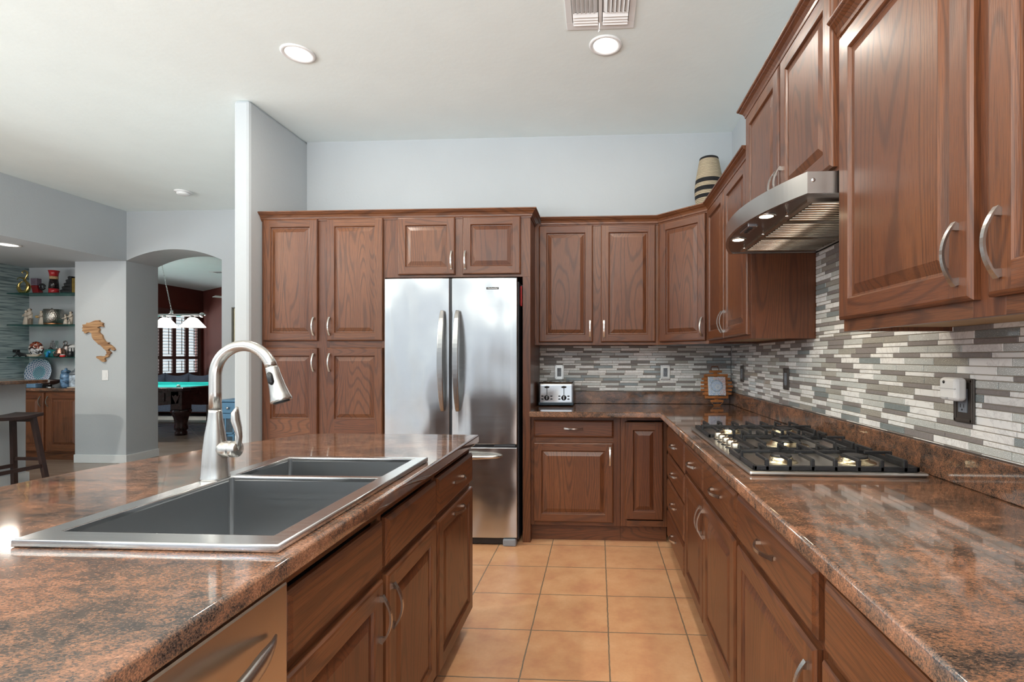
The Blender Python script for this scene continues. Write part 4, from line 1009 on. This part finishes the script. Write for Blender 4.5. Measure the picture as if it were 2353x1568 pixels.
tw.ball((0, 0, .205), .012); child('lattice', tw, steel('pewter', (.35, .34, .34), .4), t)
t = item('teapot', 'round teal glazed teapot on the lowest shelf', 'teapot', -6.895, 5.95, ZS[2])
TEAL = plain('teal_glaze', (.03, .22, .22), .2, noise=.4, nscale=35)
child('body', MB().lathe([(.038, 0), (.050, .015), (.061, .045), (.056, .075), (.035, .095), (.02, .098)]), TEAL, t)
child('lid', MB().lathe([(.026, .095), (.024, .108), (.008, .112), (.012, .120), (.004, .126)]), BLACKM, t); child('handle', MB().tube(circ(-.055, .07, .025, 60, 300, 12), .0045, 6), TEAL, t); child('spout', MB().tube([(.045, 0, .05), (.07, 0, .075), (.082, 0, .098)], [.012, .009, .007], 8), TEAL, t)
t = item('blue_figure', 'bright blue bottle-shaped figure in front of the teapot', 'ornament', -6.845, 5.878, ZS[2])
child('body', MB().tube([(-.018, 0, 0), (-.008, 0, .04), (0, 0, .07), (.02, 0, .066), (.03, 0, .05)], [.016, .013, .012, .013, .008], 10), plain('bright_blue_glaze', (.02, .25, .55), .2, noise=.2), t)
t = item('ewer', 'grey metal ewer with a long beak spout on the lowest shelf', 'pitcher', -6.775, 6.035, ZS[2])
PEW = steel('dull_pewter', (.30, .27, .26), .4)
child('body', MB().lathe([(.032, 0), (.028, .015), (.042, .06), (.048, .10), (.038, .135), (.026, .155)]), PEW, t); child('handle', MB().tube(circ(-.02, .178, .024, -60, 240, 16), .008, 8), PEW, t); child('spout', MB().tube([(.01, 0, .13), (.06, 0, .150), (.12, 0, .158)], [.024, .012, .005], 8), PEW, t)
t = item('copper_pot', 'small copper coffee pot in front of the ewer', 'pot', -6.738, 5.925, ZS[2])
child('body', MB().lathe([(.034, 0), (.046, .03), (.044, .07), (.034, .095), (.040, .108), (.036, .108)]), steel('worn_copper', (.50, .27, .20), .25), t); child('lid_knob', MB().ball((0, 0, .114), .010), CHROME, t); child('handle', MB().tube([(-.04, -.01, .08), (-.06, -.03, .06), (-.05, -.03, .03)], .005, 6), PEW, t)
t = item('brown_critter', 'small dark brown carved animal on the lowest shelf', 'ornament', -6.745, 5.885, ZS[2])
child('body', MB().ball((0, 0, .024), .024, 0, 1.5, .8, .9).ball((.034, 0, .036), .014), plain('dark_brown_ceramic', (.05, .025, .018), .3, noise=.3), t)
t = item('gazebo_ornament', 'white columned gazebo ornament on the lowest shelf', 'ornament', -6.627, 5.98, ZS[2])
WG = plain('white_bisque', (.62, .62, .62), .5, noise=.04); gz = MB().lathe([(.042, 0), (.042, .012)], n=16).lathe([(.045, .118), (.045, .128), (.030, .145), (.002, .160)], n=16)
for k in range(8): gz.lathe([(.0055, .012), (.005, .118)], (.034*math.cos(k*PI/4), .034*math.sin(k*PI/4), 0), n=8)
child('body', gz, WG, t)
t = item('tall_glass', 'clear tall glass at the right end of the lowest shelf', 'glass', -6.545, 6.0, ZS[2]); child('body', MB().lathe([(.026, 0), (.030, .19), (.028, .19), (.024, .006)], n=24), GLASS, t)
t = item('tall_glass', 'clear tall glass between the tower model and the teapot', 'glass', -6.928, 6.05, ZS[2]); child('body', MB().lathe([(.015, 0), (.018, .21), (.016, .21), (.013, .006)], n=20), GLASS, t)
t = item('red_tin', 'tiny round red tin on the front of the lowest shelf', 'tin', -6.66, 5.885, ZS[2]); child('body', MB().lathe([(.026, 0), (.028, .012), (.028, .024)], n=20), REDP, t); child('lid', MB().lathe([(.027, .024), (.022, .034), (.002, .036)], n=20), WG, t)
t = item('black_mug', 'small black mug at the right of the lowest shelf', 'mug', -6.585, 5.91, ZS[2]); child('body', MB().lathe([(.026, 0), (.030, .03), (.029, .072), (.026, .072), (.024, .01)], n=20), BLACKM, t); child('handle', MB().tube(circ(-.034, .038, .016, 80, 280, 8), .004, 6), BLACKM, t)
# on the bar counter
t = item('decorated_plate', 'large blue and white patterned plate leaning at far left', 'plate', -7.175, 6.03, .901)
def platem():
    m, nt, b = new_mat('blue_white_plate_glaze'); tc = node(nt, 'ShaderNodeTexCoord').outputs['Object']
    sp = node(nt, 'ShaderNodeSeparateXYZ', {0: tc}); r = math_n(nt, 'SQRT', math_n(nt, 'ADD', math_n(nt, 'POWER', sp.outputs[0], 2.0), math_n(nt, 'POWER', math_n(nt, 'SUBTRACT', sp.outputs[2], .187), 2.0)))
    a = math_n(nt, 'ARCTAN2', sp.outputs[0], math_n(nt, 'SUBTRACT', sp.outputs[2], .187))
    pet = math_n(nt, 'MULTIPLY', math_n(nt, 'SINE', math_n(nt, 'MULTIPLY', a, 16.0)), math_n(nt, 'SINE', math_n(nt, 'MULTIPLY', r, 210.0)))
    base = ramp(nt, r, [(0, (.10, .30, .35)), (.07, (.16, .42, .48)), (.085, (.50, .52, .62)), (.14, (.45, .48, .60)), (.15, (.55, .62, .72)), (.18, (.05, .09, .20))], 'CONSTANT').outputs[0]
    c = mixc(nt, math_n(nt, 'GREATER_THAN', pet, .35), base, (.06, .16, .30)); c = mixc(nt, math_n(nt, 'LESS_THAN', pet, -.55), c, (.62, .66, .72))
    nt.links.new(c, b.inputs['Base Color']); b.inputs['Roughness'].default_value = .2; return m
pl = MB().lathe([(.002, -.004), (.10, -.004), (.125, -.012), (.183, -.022), (.185, -.019), (.125, -.004), (.10, .004), (.002, .004)], (0, 0, .187), 'y', 48); child('body', pl, platem(), t); t.rotation_euler = (math.radians(-9), 0, 0)
t = item('footed_bowl', 'dark brown wooden bowl on a clear foot on the bar counter', 'bowl', -6.905, 5.95, .901)
child('bowl', MB().lathe([(.02, .030), (.07, .045), (.125, .078), (.140, .098), (.130, .096), (.06, .06), (.01, .05)], n=32, sy=.8), DWOOD, t); child('foot', MB().lathe([(.04, 0), (.03, .012), (.018, .03)], n=20), CHROME, t)
t = item('blue_box', 'small blue box on the bar counter below the patterned plate', 'box', -7.09, 5.93, .901); child('body', MB().box(-.06, .06, -.04, .04, 0, .05, b=.004), plain('steel_blue_card', (.13, .24, .38), .5, noise=.1), t)
t = item('ginger_jar', 'blue glazed lidded jar on the bar counter beside the bowl', 'jar', -6.70, 5.96, .901)
JB = plain('blue_white_jar_glaze', (.09, .17, .28), .15, noise=.9, nscale=22)
child('body', MB().lathe([(.040, 0), (.048, .01), (.055, .05), (.056, .13), (.052, .17), (.042, .185)]), JB, t); child('lid', MB().lathe([(.046, .185), (.048, .20), (.040, .215), (.012, .225), (.014, .24), (.004, .248)]), JB, t)
child('handle', MB().tube([(-.05, 0, .20), (-.062, 0, .212), (-.045, 0, .22)], .005, 6), BLACKM, t)
t = item('painted_jar', 'white and blue painted jar with grey lid at the right of the bar counter', 'jar', -6.565, 5.95, .901)
child('base_plate', MB().lathe([(.075, 0), (.078, .006), (.06, .010)]), CREAM, t); child('body', MB().lathe([(.050, .010), (.057, .02), (.058, .15), (.055, .16)]), plain('white_blue_jar_paint', (.42, .50, .62), .2, noise=.7, nscale=16), t)
child('lid', MB().lathe([(.059, .16), (.056, .18), (.030, .215), (.012, .225), (.012, .235), (.004, .245)]), plain('slate_lid', (.13, .15, .17), .3, noise=.1), t)

# raised bar and stool
pw = MB().box(-6.05, -5.89, 3.2, 4.853, 0, 1.020); struct(pw.build('wall_peninsula', WALLM, bevel=.01))
bb = MB().box(-5.889, -5.874, 3.2, 4.868, 0, .10); bb.box(-6.05, -5.889, 4.854, 4.868, 0, .10); struct(bb.build('baseboard_peninsula', TRIMM))
tag(slab('raised_countertop', None, [(-5.60, 3.2), (-5.60, 4.79), (-5.64, 4.86), (-5.72, 4.90), (-6.30, 4.90), (-6.30, 3.2)], 1.021, 1.056, bev=.008), 'raised granite bar top on the half wall at far left', 'countertop')
t = thing('bar_stool', 'dark brown wooden saddle stool in front of the raised bar', 'stool', (-5.60, 4.42, 0))
sv = MB(); n = 12; vs_ = []; fs = []
for i in range(n+1):
    s_2 = -1+2*i/n; zt_ = .722+.020*s_2*s_2
    for x, z in ((-.15, zt_-.032), (.15, zt_-.032), (.15, zt_), (-.15, zt_)): vs_.append((x, s_2*.225, z))
for i in range(n):
    for k in range(4): fs.append((i*4+k, i*4+(k+1) % 4, (i+1)*4+(k+1) % 4, (i+1)*4+k))
fs += [(0, 3, 2, 1), (n*4, n*4+1, n*4+2, n*4+3)]; sv.add(vs_, fs); child('seat', sv, DWOOD, t, bevel=.006)
def square_leg(a, b, r=.018): return MB().strip([a, ((a[0]+b[0])/2, (a[1]+b[1])/2, (a[2]+b[2])/2), b], 2*r, 2*r, (1, 0, 0))
for sx in (-1, 1):
    for sy in (-1, 1): child('leg', square_leg((sx*.105, sy*.165, .70), (sx*.175, sy*.235, .0)), DWOOD, t)
for sx in (-1, 1): child('stretcher', MB().box(sx*.150-.010, sx*.150+.010, -.200, .200, .20, .235), DWOOD, t)
for sy in (-1, 1): child('stretcher', MB().box(-.135, .135, sy*.205-.010, sy*.205+.010, .27, .30), DWOOD, t); child('apron', MB().box(-.10, .10, sy*.17-.01, sy*.17+.01, .655, .70), DWOOD, t)

# wall decor by the arch
IT = [(110,270),(185,262),(205,228),(240,238),(290,222),(340,200),(400,180),(470,180),(485,212),(560,238),(548,272),(568,318),(500,308),(430,332),(470,345),(485,375),(465,405),(470,430),(540,490),(560,560),(610,625),(640,638),(690,640),(665,668),(720,690),(790,745),(820,790),(800,812),(755,805),(745,775),(705,765),(668,800),(700,825),(735,850),(720,878),(695,890),(690,920),(655,950),(605,958),(595,985),(612,1010),(595,1045),(540,1040),(480,995),(415,962),(420,930),(500,922),(560,935),(620,920),(618,895),(645,880),(635,820),(570,765),(540,730),(500,690),(460,680),(410,630),(350,580),(320,530),(310,450),(250,420),(215,435),(180,455),(140,445),(150,420),(105,405),(125,360),(95,345),(125,318)]
sI = .4525/(845-95)*.965
t = thing('map_cutout', 'light wood cutout shaped like Italy on the wall beside the arch', 'wall decoration', (-6.04, 5.759, 1.48))
def plank():
    m, nt, b = new_mat('striped_light_wood'); tc = node(nt, 'ShaderNodeTexCoord').outputs['Object']
    q = node(nt, 'ShaderNodeVectorMath', {0: tc, 1: (3, 3, 60)}, operation='MULTIPLY').outputs[0]
    n_ = node(nt, 'ShaderNodeTexNoise', {'Vector': q, 'Scale': 1.2, 'Detail': 2.0}).outputs[0]
    nt.links.new(ramp(nt, n_, [(.35, (.22, .10, .045)), (.6, (.50, .29, .14))]).outputs[0], b.inputs['Base Color']); return m
child('body', MB().prism([((p[0]-457)*sI, -(p[1]-612)*sI) for p in IT], -.022, -.001, 'y'), plank(), t)
t = thing('light_switch', 'white light switch on the wall below the wooden cutout', 'light switch', (-5.968, 5.759, 1.065))
child('plate', MB().box(-.039, .039, -.006, 0, -.062, .062, b=.002), WHITEP, t); child('rocker', MB().box(-.016, .016, -.010, -.005, -.033, .033, b=.002), WHITEP, t)
t = thing('framed_picture', 'dark framed landscape picture half hidden by the kitchen wall end', 'picture', (-4.12, 5.758, 1.64))
child('frame', MB().box(-.24, .24, -.025, 0, .225, .24, b=.003).box(-.24, .24, -.025, 0, -.24, -.225, b=.003).box(-.24, -.222, -.025, 0, -.225, .225, b=.003).box(.222, .24, -.025, 0, -.225, .225, b=.003), plain('grey_bronze_frame', (.10, .095, .08), .4, metal=.4, noise=.1), t)
child('mat_board', MB().box(-.222, .222, -.010, -.002, -.225, .225), plain('cream_mat_board', (.50, .46, .33), .7, noise=.02), t)
child('print', MB().box(-.185, .185, -.012, -.0105, -.18, .18), plain('green_landscape_print', (.16, .20, .11), .6, noise=.8, nscale=9), t)
t = thing('wine_cabinet', 'small blue cabinet with a drawer over glass cubbies by the arch', 'cabinet', (-4.10, 5.36, 0))
BLU = plain('denim_blue_paint', (.09, .22, .36), .45, noise=.05)
wb = MB().box(-.155, .155, .02, .36, .04, .785).box(-.155, .155, 0, .02, .60, .655); wb.box(-.155, -.14, 0, .02, .04, .60); wb.box(.14, .155, 0, .02, .04, .60)
for x in (-.046, .046): wb.box(x-.006, x+.006, 0, .02, .04, .60)
for z in (.04, .235, .43): wb.box(-.14, .14, 0, .0195, z, z+.015)
child('body', wb, BLU, t); child('top', MB().box(-.165, .165, -.012, .37, .785, .805, b=.004), BLU, t)
d = child('drawer', MB().box(-.145, .145, -.014, 0, .662, .778, b=.003), BLU, t); child('knob', MB().lathe([(.006, -.014), (.006, -.024), (.015, -.028), (.013, -.036), (.002, -.039)], (0, 0, .72), 'y', 16), CHROME, d)
for i, (x, z) in enumerate([(x, z) for x in (-.092, 0, .092) for z in (.25, .445)]): child('glass_door', MB().box(x-.038, x+.038, .002, .006, z, z+.15), plain('dark_cubby_glass_%d' % i, (.02, .05, .075), .08, noise=.3), t)
t = thing('dark_knick_knack', 'small dark ornament standing on the blue cabinet', 'ornament', (-4.02, 5.50, .806)); child('body', MB().lathe([(.025, 0), (.02, .02), (.03, .05), (.012, .075), (.002, .08)], n=16), BLACKM, t)

# ============================================================ game room seen through the arch
t = thing('pool_table', 'dark carved pool table with turquoise cloth beyond the arch', 'pool table', (-7.99, 8.46, 0))
PTW = plain('dark_mahogany', (.030, .013, .013), .25, noise=.35, nscale=14)
hx, hy = 1.27, .71
rl = MB().box(-hx, hx, -hy, -hy+.14, .735, .785, b=.008).box(-hx, hx, hy-.14, hy, .735, .785, b=.008).box(-hx, -hx+.14, -hy+.14, hy-.14, .735, .785, b=.008).box(hx-.14, hx, -hy+.14, hy-.14, .735, .785, b=.008)
child('rail', rl, PTW, t)
cu_ = MB().box(-hx+.14, hx-.14, -hy+.10, -hy+.165, .755, .792).box(-hx+.14, hx-.14, hy-.165, hy-.06, .755, .815).box(-hx+.10, -hx+.165, -hy+.16, hy-.16, .755, .792).box(hx-.165, hx-.10, -hy+.16, hy-.16, .755, .792)
child('cushion', cu_, FELT, t); child('bed_cloth', MB().box(-hx+.14, hx-.14, -hy+.14, hy-.14, .74, .765), FELT, t)
ap = MB()
for s in (-1, 1):
    n = 16; pts = [(-hx+.10+(2*hx-.20)*i/n, .735) for i in (0, n)]; low = [(-hx+.10+(2*hx-.20)*i/n, .50+.07*(abs(1-2*i/n))**2 - .04) for i in range(n+1)]
    ap.prism([(-hx+.10, .74), (hx-.10, .74)]+low[::-1], s*(hy-.06)-.02, s*(hy-.06)+.02, 'y')
    low = [(-hy+.08+(2*hy-.16)*i/n, .50+.07*(abs(1-2*i/n))**2 - .04) for i in range(n+1)]
    ap.prism([(-hy+.08, .74), (hy-.08, .74)]+low[::-1], s*(hx-.08)-.02, s*(hx-.08)+.02, 'x')
child('apron', ap, PTW, t)
for x in (-.66, .0, .66): child('apron_panel', MB().box(x-.28, x+.28, -hy+.028, -hy+.040, .56, .70, b=.004), PTW, t)
for sx in (-1, 1):
    for sy in (-1, 1):
        lg = MB().box(sx*(hx-.14)-.10, sx*(hx-.14)+.10, sy*(hy-.14)-.10, sy*(hy-.14)+.10, .42, .735, b=.012)
        lg.lathe([(.085, 0), (.085, .05), (.07, .075), (.095, .10), (.092, .14), (.085, .2), (.105, .3), (.14, .38), (.145, .42)], (sx*(hx-.14), sy*(hy-.14), 0), n=20)
        l = child('leg', lg, PTW, t)
        child('carving', MB().prism([(sx*(hx-.14)+a*.06, .60+b*.075) for a, b in ((-1, .9), (-.5, .6), (0, 1), (.5, .6), (1, .9), (.7, .1), (.35, -.3), (0, -.95), (-.35, -.3), (-.7, .1))], sy*(hy-.14)-.112, sy*(hy-.14)-.098, 'y'), plain('carved_mahogany', (.05, .025, .022), .25, noise=.4, nscale=60), l)
        child('corner_cap', MB().box(sx*(hx-.08)-.09, sx*(hx-.08)+.09, sy*(hy-.08)-.09, sy*(hy-.08)+.09, .728, .789, b=.02), plain('dark_corner_cap', (.035, .022, .030), .2, noise=.1), t)
child('side_pocket', MB().lathe([(.07, .760), (.07, .818), (.055, .819)], (0, hy-.09, 0), n=20), BLACKM, t)
tag(MB().ball((-7.02, 8.02, .796), .030).build('cue_ball', plain('ivory_white', (.75, .73, .68), .15, noise=.01)), 'white cue ball on the turquoise cloth', 'ball')
tag(MB().prism([(-10.3, 9.35), (-6.4, 9.35), (-6.4, 9.95), (-7.8, 10.9), (-10.3, 10.9)], .001, .014).build('area_rug', plain('cream_grey_rug', (.42, .42, .40), .9, noise=.1, nscale=30, bump=.3)), 'pale grey rug behind the pool table', 'rug')
t = thing('sofa', 'slate blue sofa with four back cushions under the shuttered window', 'sofa', (-9.0, 10.75, .015))
child('base', MB().box(-1.25, 1.0, -.55, .30, .10, .38, b=.03), NAVY, t); child('back', MB().box(-1.25, 1.0, .12, .30, .38, .80, b=.05), NAVY, t); child('arm', MB().box(-1.45, -1.25, -.55, .30, .10, .60, b=.05), NAVY, t); child('arm', MB().box(1.0, 1.2, -.55, .30, .10, .60, b=.05), NAVY, t)
for x in (-1.2, 1.0):
    for y in (-.48, .22): child('foot', MB().box(x, x+.06, y, y+.06, 0, .10), DWOOD, t)
def cushion(parent, cx, y, z, w, h, m, name='back_cushion', dx=.02):
    mb = MB(); n = 8; vs_ = []; fs = []
    for sgn in (-1, 1):
        for i in range(n+1):
            for j in range(n+1):
                u = -1+2*i/n; v = -1+2*j/n; th = (1-u**4)*(1-v**4); pin = 1-.10*(1-abs(v))*abs(u)**2*0
                zz = z+v*h/2*(1-.16*(1-u*u)) + (.03*abs(u)**3 if v > .9 else 0)
                vs_.append((cx+u*w/2*(1-.07*(1-v*v)), y+sgn*(.012+.085*th), zz))
    N = (n+1)**2
    for sg in (0, 1):
        for i in range(n):
            for j in range(n): a = sg*N+i*(n+1)+j; fs.append((a, a+n+1, a+n+2, a+1))
    for i in range(n):
        for a, b in ((i*(n+1), (i+1)*(n+1)), (i*(n+1)+n, (i+1)*(n+1)+n), (i, i+1), (n*(n+1)+i, n*(n+1)+i+1)): fs.append((a, b, N+b, N+a))
    mb.add(vs_, fs, 0, True); return child(name, mb, m, parent, weld=True)
for k in range(4): cushion(t, -.98+k*.55, -.02, .645, .56, .50, NAVY)
cushion(t, .92, -.14, .60, .34, .36, plain('pale_patterned_fabric', (.45, .46, .44), .8, noise=.3, nscale=40), 'throw_pillow')
t = thing('coffee_table', 'low dark table with slim legs behind the pool table', 'table', (-7.35, 9.85, .015))
child('top', MB().box(-.45, .45, -.30, .30, .36, .42, b=.01), DWOOD, t); child('shelf', MB().box(-.42, .42, -.27, .27, .12, .14), DWOOD, t)
for sx in (-1, 1):
    for sy in (-1, 1): child('leg', MB().box(sx*.42-.02, sx*.42+.02, sy*.27-.02, sy*.27+.02, 0, .36), DWOOD, t)
# pendant lamp over the table
t = thing('billiard_lamp', 'silver bar pendant lamp with glowing cone shades over the pool table', 'pendant lamp', (-7.90, 8.46, 2.03))
child('bar', MB().tube([(-.90, 0, 0), (.90, 0, 0)], .022, 14).ball((-.93, 0, 0), .045).ball((.93, 0, 0), .045).lathe([(.02, .97), (.012, 1.0), (.002, 1.01)], (0, 0, 0), 'x', 12), CHROME, t)
SHD = plain('glowing_white_glass', (.9, .9, .9), .3, emit=(1, .96, .9), estr=4, noise=.01)
for x in (-.76, -.25, .25, .76):
    s_ = child('shade', MB().lathe([(.04, -.045), (.07, -.06), (.19, -.205), (.192, -.215), (.185, -.210), (.06, -.07)], (x, 0, 0), n=32), SHD, t); child('cap', MB().lathe([(.03, -.015), (.045, -.04), (.04, -.05)], (x, 0, 0), n=16), CHROME, s_)
    pl_ = bpy.data.lights.new('shade_bulb', 'POINT'); pl_.energy = 26; pl_.color = (1, .93, .82); pl_.shadow_soft_size = .05
    o = bpy.data.objects.new('shade_bulb', pl_); C.objects.link(o); o.location = (-7.90+x, 8.46, 1.79)
for sx in (-1, 1):
    ch = MB(); a = Vector((sx*.37, 0, .06)); b = Vector((sx*.16, 0, ZC-2.03)); n = 34; L = (b-a)
    for i in range(n):
        c0 = a+L*((i+.5)/n); up = L.normalized(); sd = Vector((0, 1, 0)) if i % 2 else Vector((up.z, 0, -up.x)); pts = [c0+up*(.019*math.cos(q))+sd*(.009*math.sin(q)) for q in [2*PI*k/10 for k in range(10)]]
        ch.tube(pts, .003, 5, closed=True)
    child('chain', ch, CHROME, t); child('chain_mount', MB().lathe([(.05, .02), (.03, .04), (.02, .065)], (sx*.37, 0, 0), n=16).ball((sx*.37, 0, .055), .03), CHROME, t)
# shutters
t = thing('plantation_shutters', 'brown plantation shutters over the bright game room window', 'window shutters', (-10.462, 11.43, 0))
SHT = plain('walnut_brown_shutter_paint', (.085, .045, .040), .45, noise=.1)
child('casing', MB().box(-.035, .035, -1.20, 1.20, 2.40, 2.47).box(-.035, .035, -1.20, 1.20, .74, .80).box(-.035, .035, 1.15, 1.20, .80, 2.40).box(-.035, .035, -1.20, -1.15, .80, 2.40), SHT, t)
for k in range(6):
    y0 = -1.15+k*.3833; y1 = y0+.3833; mb = MB().box(-.018, .018, y0, y0+.05, .80, 2.40).box(-.018, .018, y1-.05, y1, .80, 2.40)
    for a, b in ((.80, .90), (1.24, 1.31), (2.31, 2.40)): mb.box(-.018, .018, y0+.05, y1-.05, a, b)
    for a, b in ((.90, 1.24), (1.31, 2.31)):
        z = a+.04
        while z < b-.01:
            ti = .30; mb.add([(x*math.cos(ti)*.036-q*math.sin(ti)*.005, y, z+x*math.sin(ti)*.036+q*math.cos(ti)*.005) for y in (y0+.05, y1-.05) for x, q in ((-1, -1), (1, -1), (1, 1), (-1, 1))], [(0,1,2,3),(4,7,6,5),(0,4,5,1),(1,5,6,2),(2,6,7,3),(3,7,4,0)]); z += .076
    p = child('panel', mb, SHT, t); child('tilt_rod', MB().box(.036, .046, (y0+y1)/2-.006, (y0+y1)/2+.006, .95, 1.20).box(.036, .046, (y0+y1)/2-.006, (y0+y1)/2+.006, 1.36, 2.26), SHT, p)
wf_ = MB().box(-10.60, -10.58, 10.1, 12.66, .78, 2.45); o = wf_.build('window_1', GLASS); struct(o)
t = thing('ceiling_fan', 'white ceiling fan blades just visible at the right of the arch', 'ceiling fan', (-6.35, 8.9, 2.28))
child('motor', MB().lathe([(.09, .0), (.13, .04), (.13, .12), (.05, .16), (.02, .17), (.02, ZC-2.28)], n=24), WHITEP, t)
for k in range(5):
    b = child('blade', MB().box(.12, .64, -.06, .06, .06, .068, b=.003), WHITEP, t); b.rotation_euler = (math.radians(8), 0, math.radians(170+72*k))
t = thing('ceiling_vent', 'grey air vent in the game room ceiling beyond the arch', 'air vent', (-7.70, 9.95, ZC))
child('frame', MB().box(-.28, .28, -.09, .09, -.008, 0, b=.002), WHITEP, t); child('louvres', MB().box(-.22, .22, -.06, .06, -.011, -.007), plain('vent_grey', (.22, .22, .22), .6, noise=.1), t)

# glazing frames out of view, some in openings added for daylight
def frames(name, along, fixed, a, b, n):
    mb = MB()
    def bb_(u0, u1, z0, z1): mb.box(u0, u1, fixed-.025, fixed+.025, z0, z1) if along == 'x' else mb.box(fixed-.025, fixed+.025, u0, u1, z0, z1)
    for k in range(n+1): u = a+(b-a-.05)*k/n; bb_(u, u+.05, 0, 2.7)
    bb_(a, b, 2.65, 2.7); bb_(a, b, 0, .05); struct(mb.build(name, TRIMM))
frames('window_2', 'x', -3.44, -4.6, -.2, 3); frames('window_3', 'x', -3.44, .05, 1.0, 1)
frames('window_4_added', 'x', -3.44, -9.0, -5.0, 3); frames('window_5', 'y', -9.66, -3.2, 3.8, 5); frames('window_6_added', 'y', 1.11, -3.16, -.72, 2)
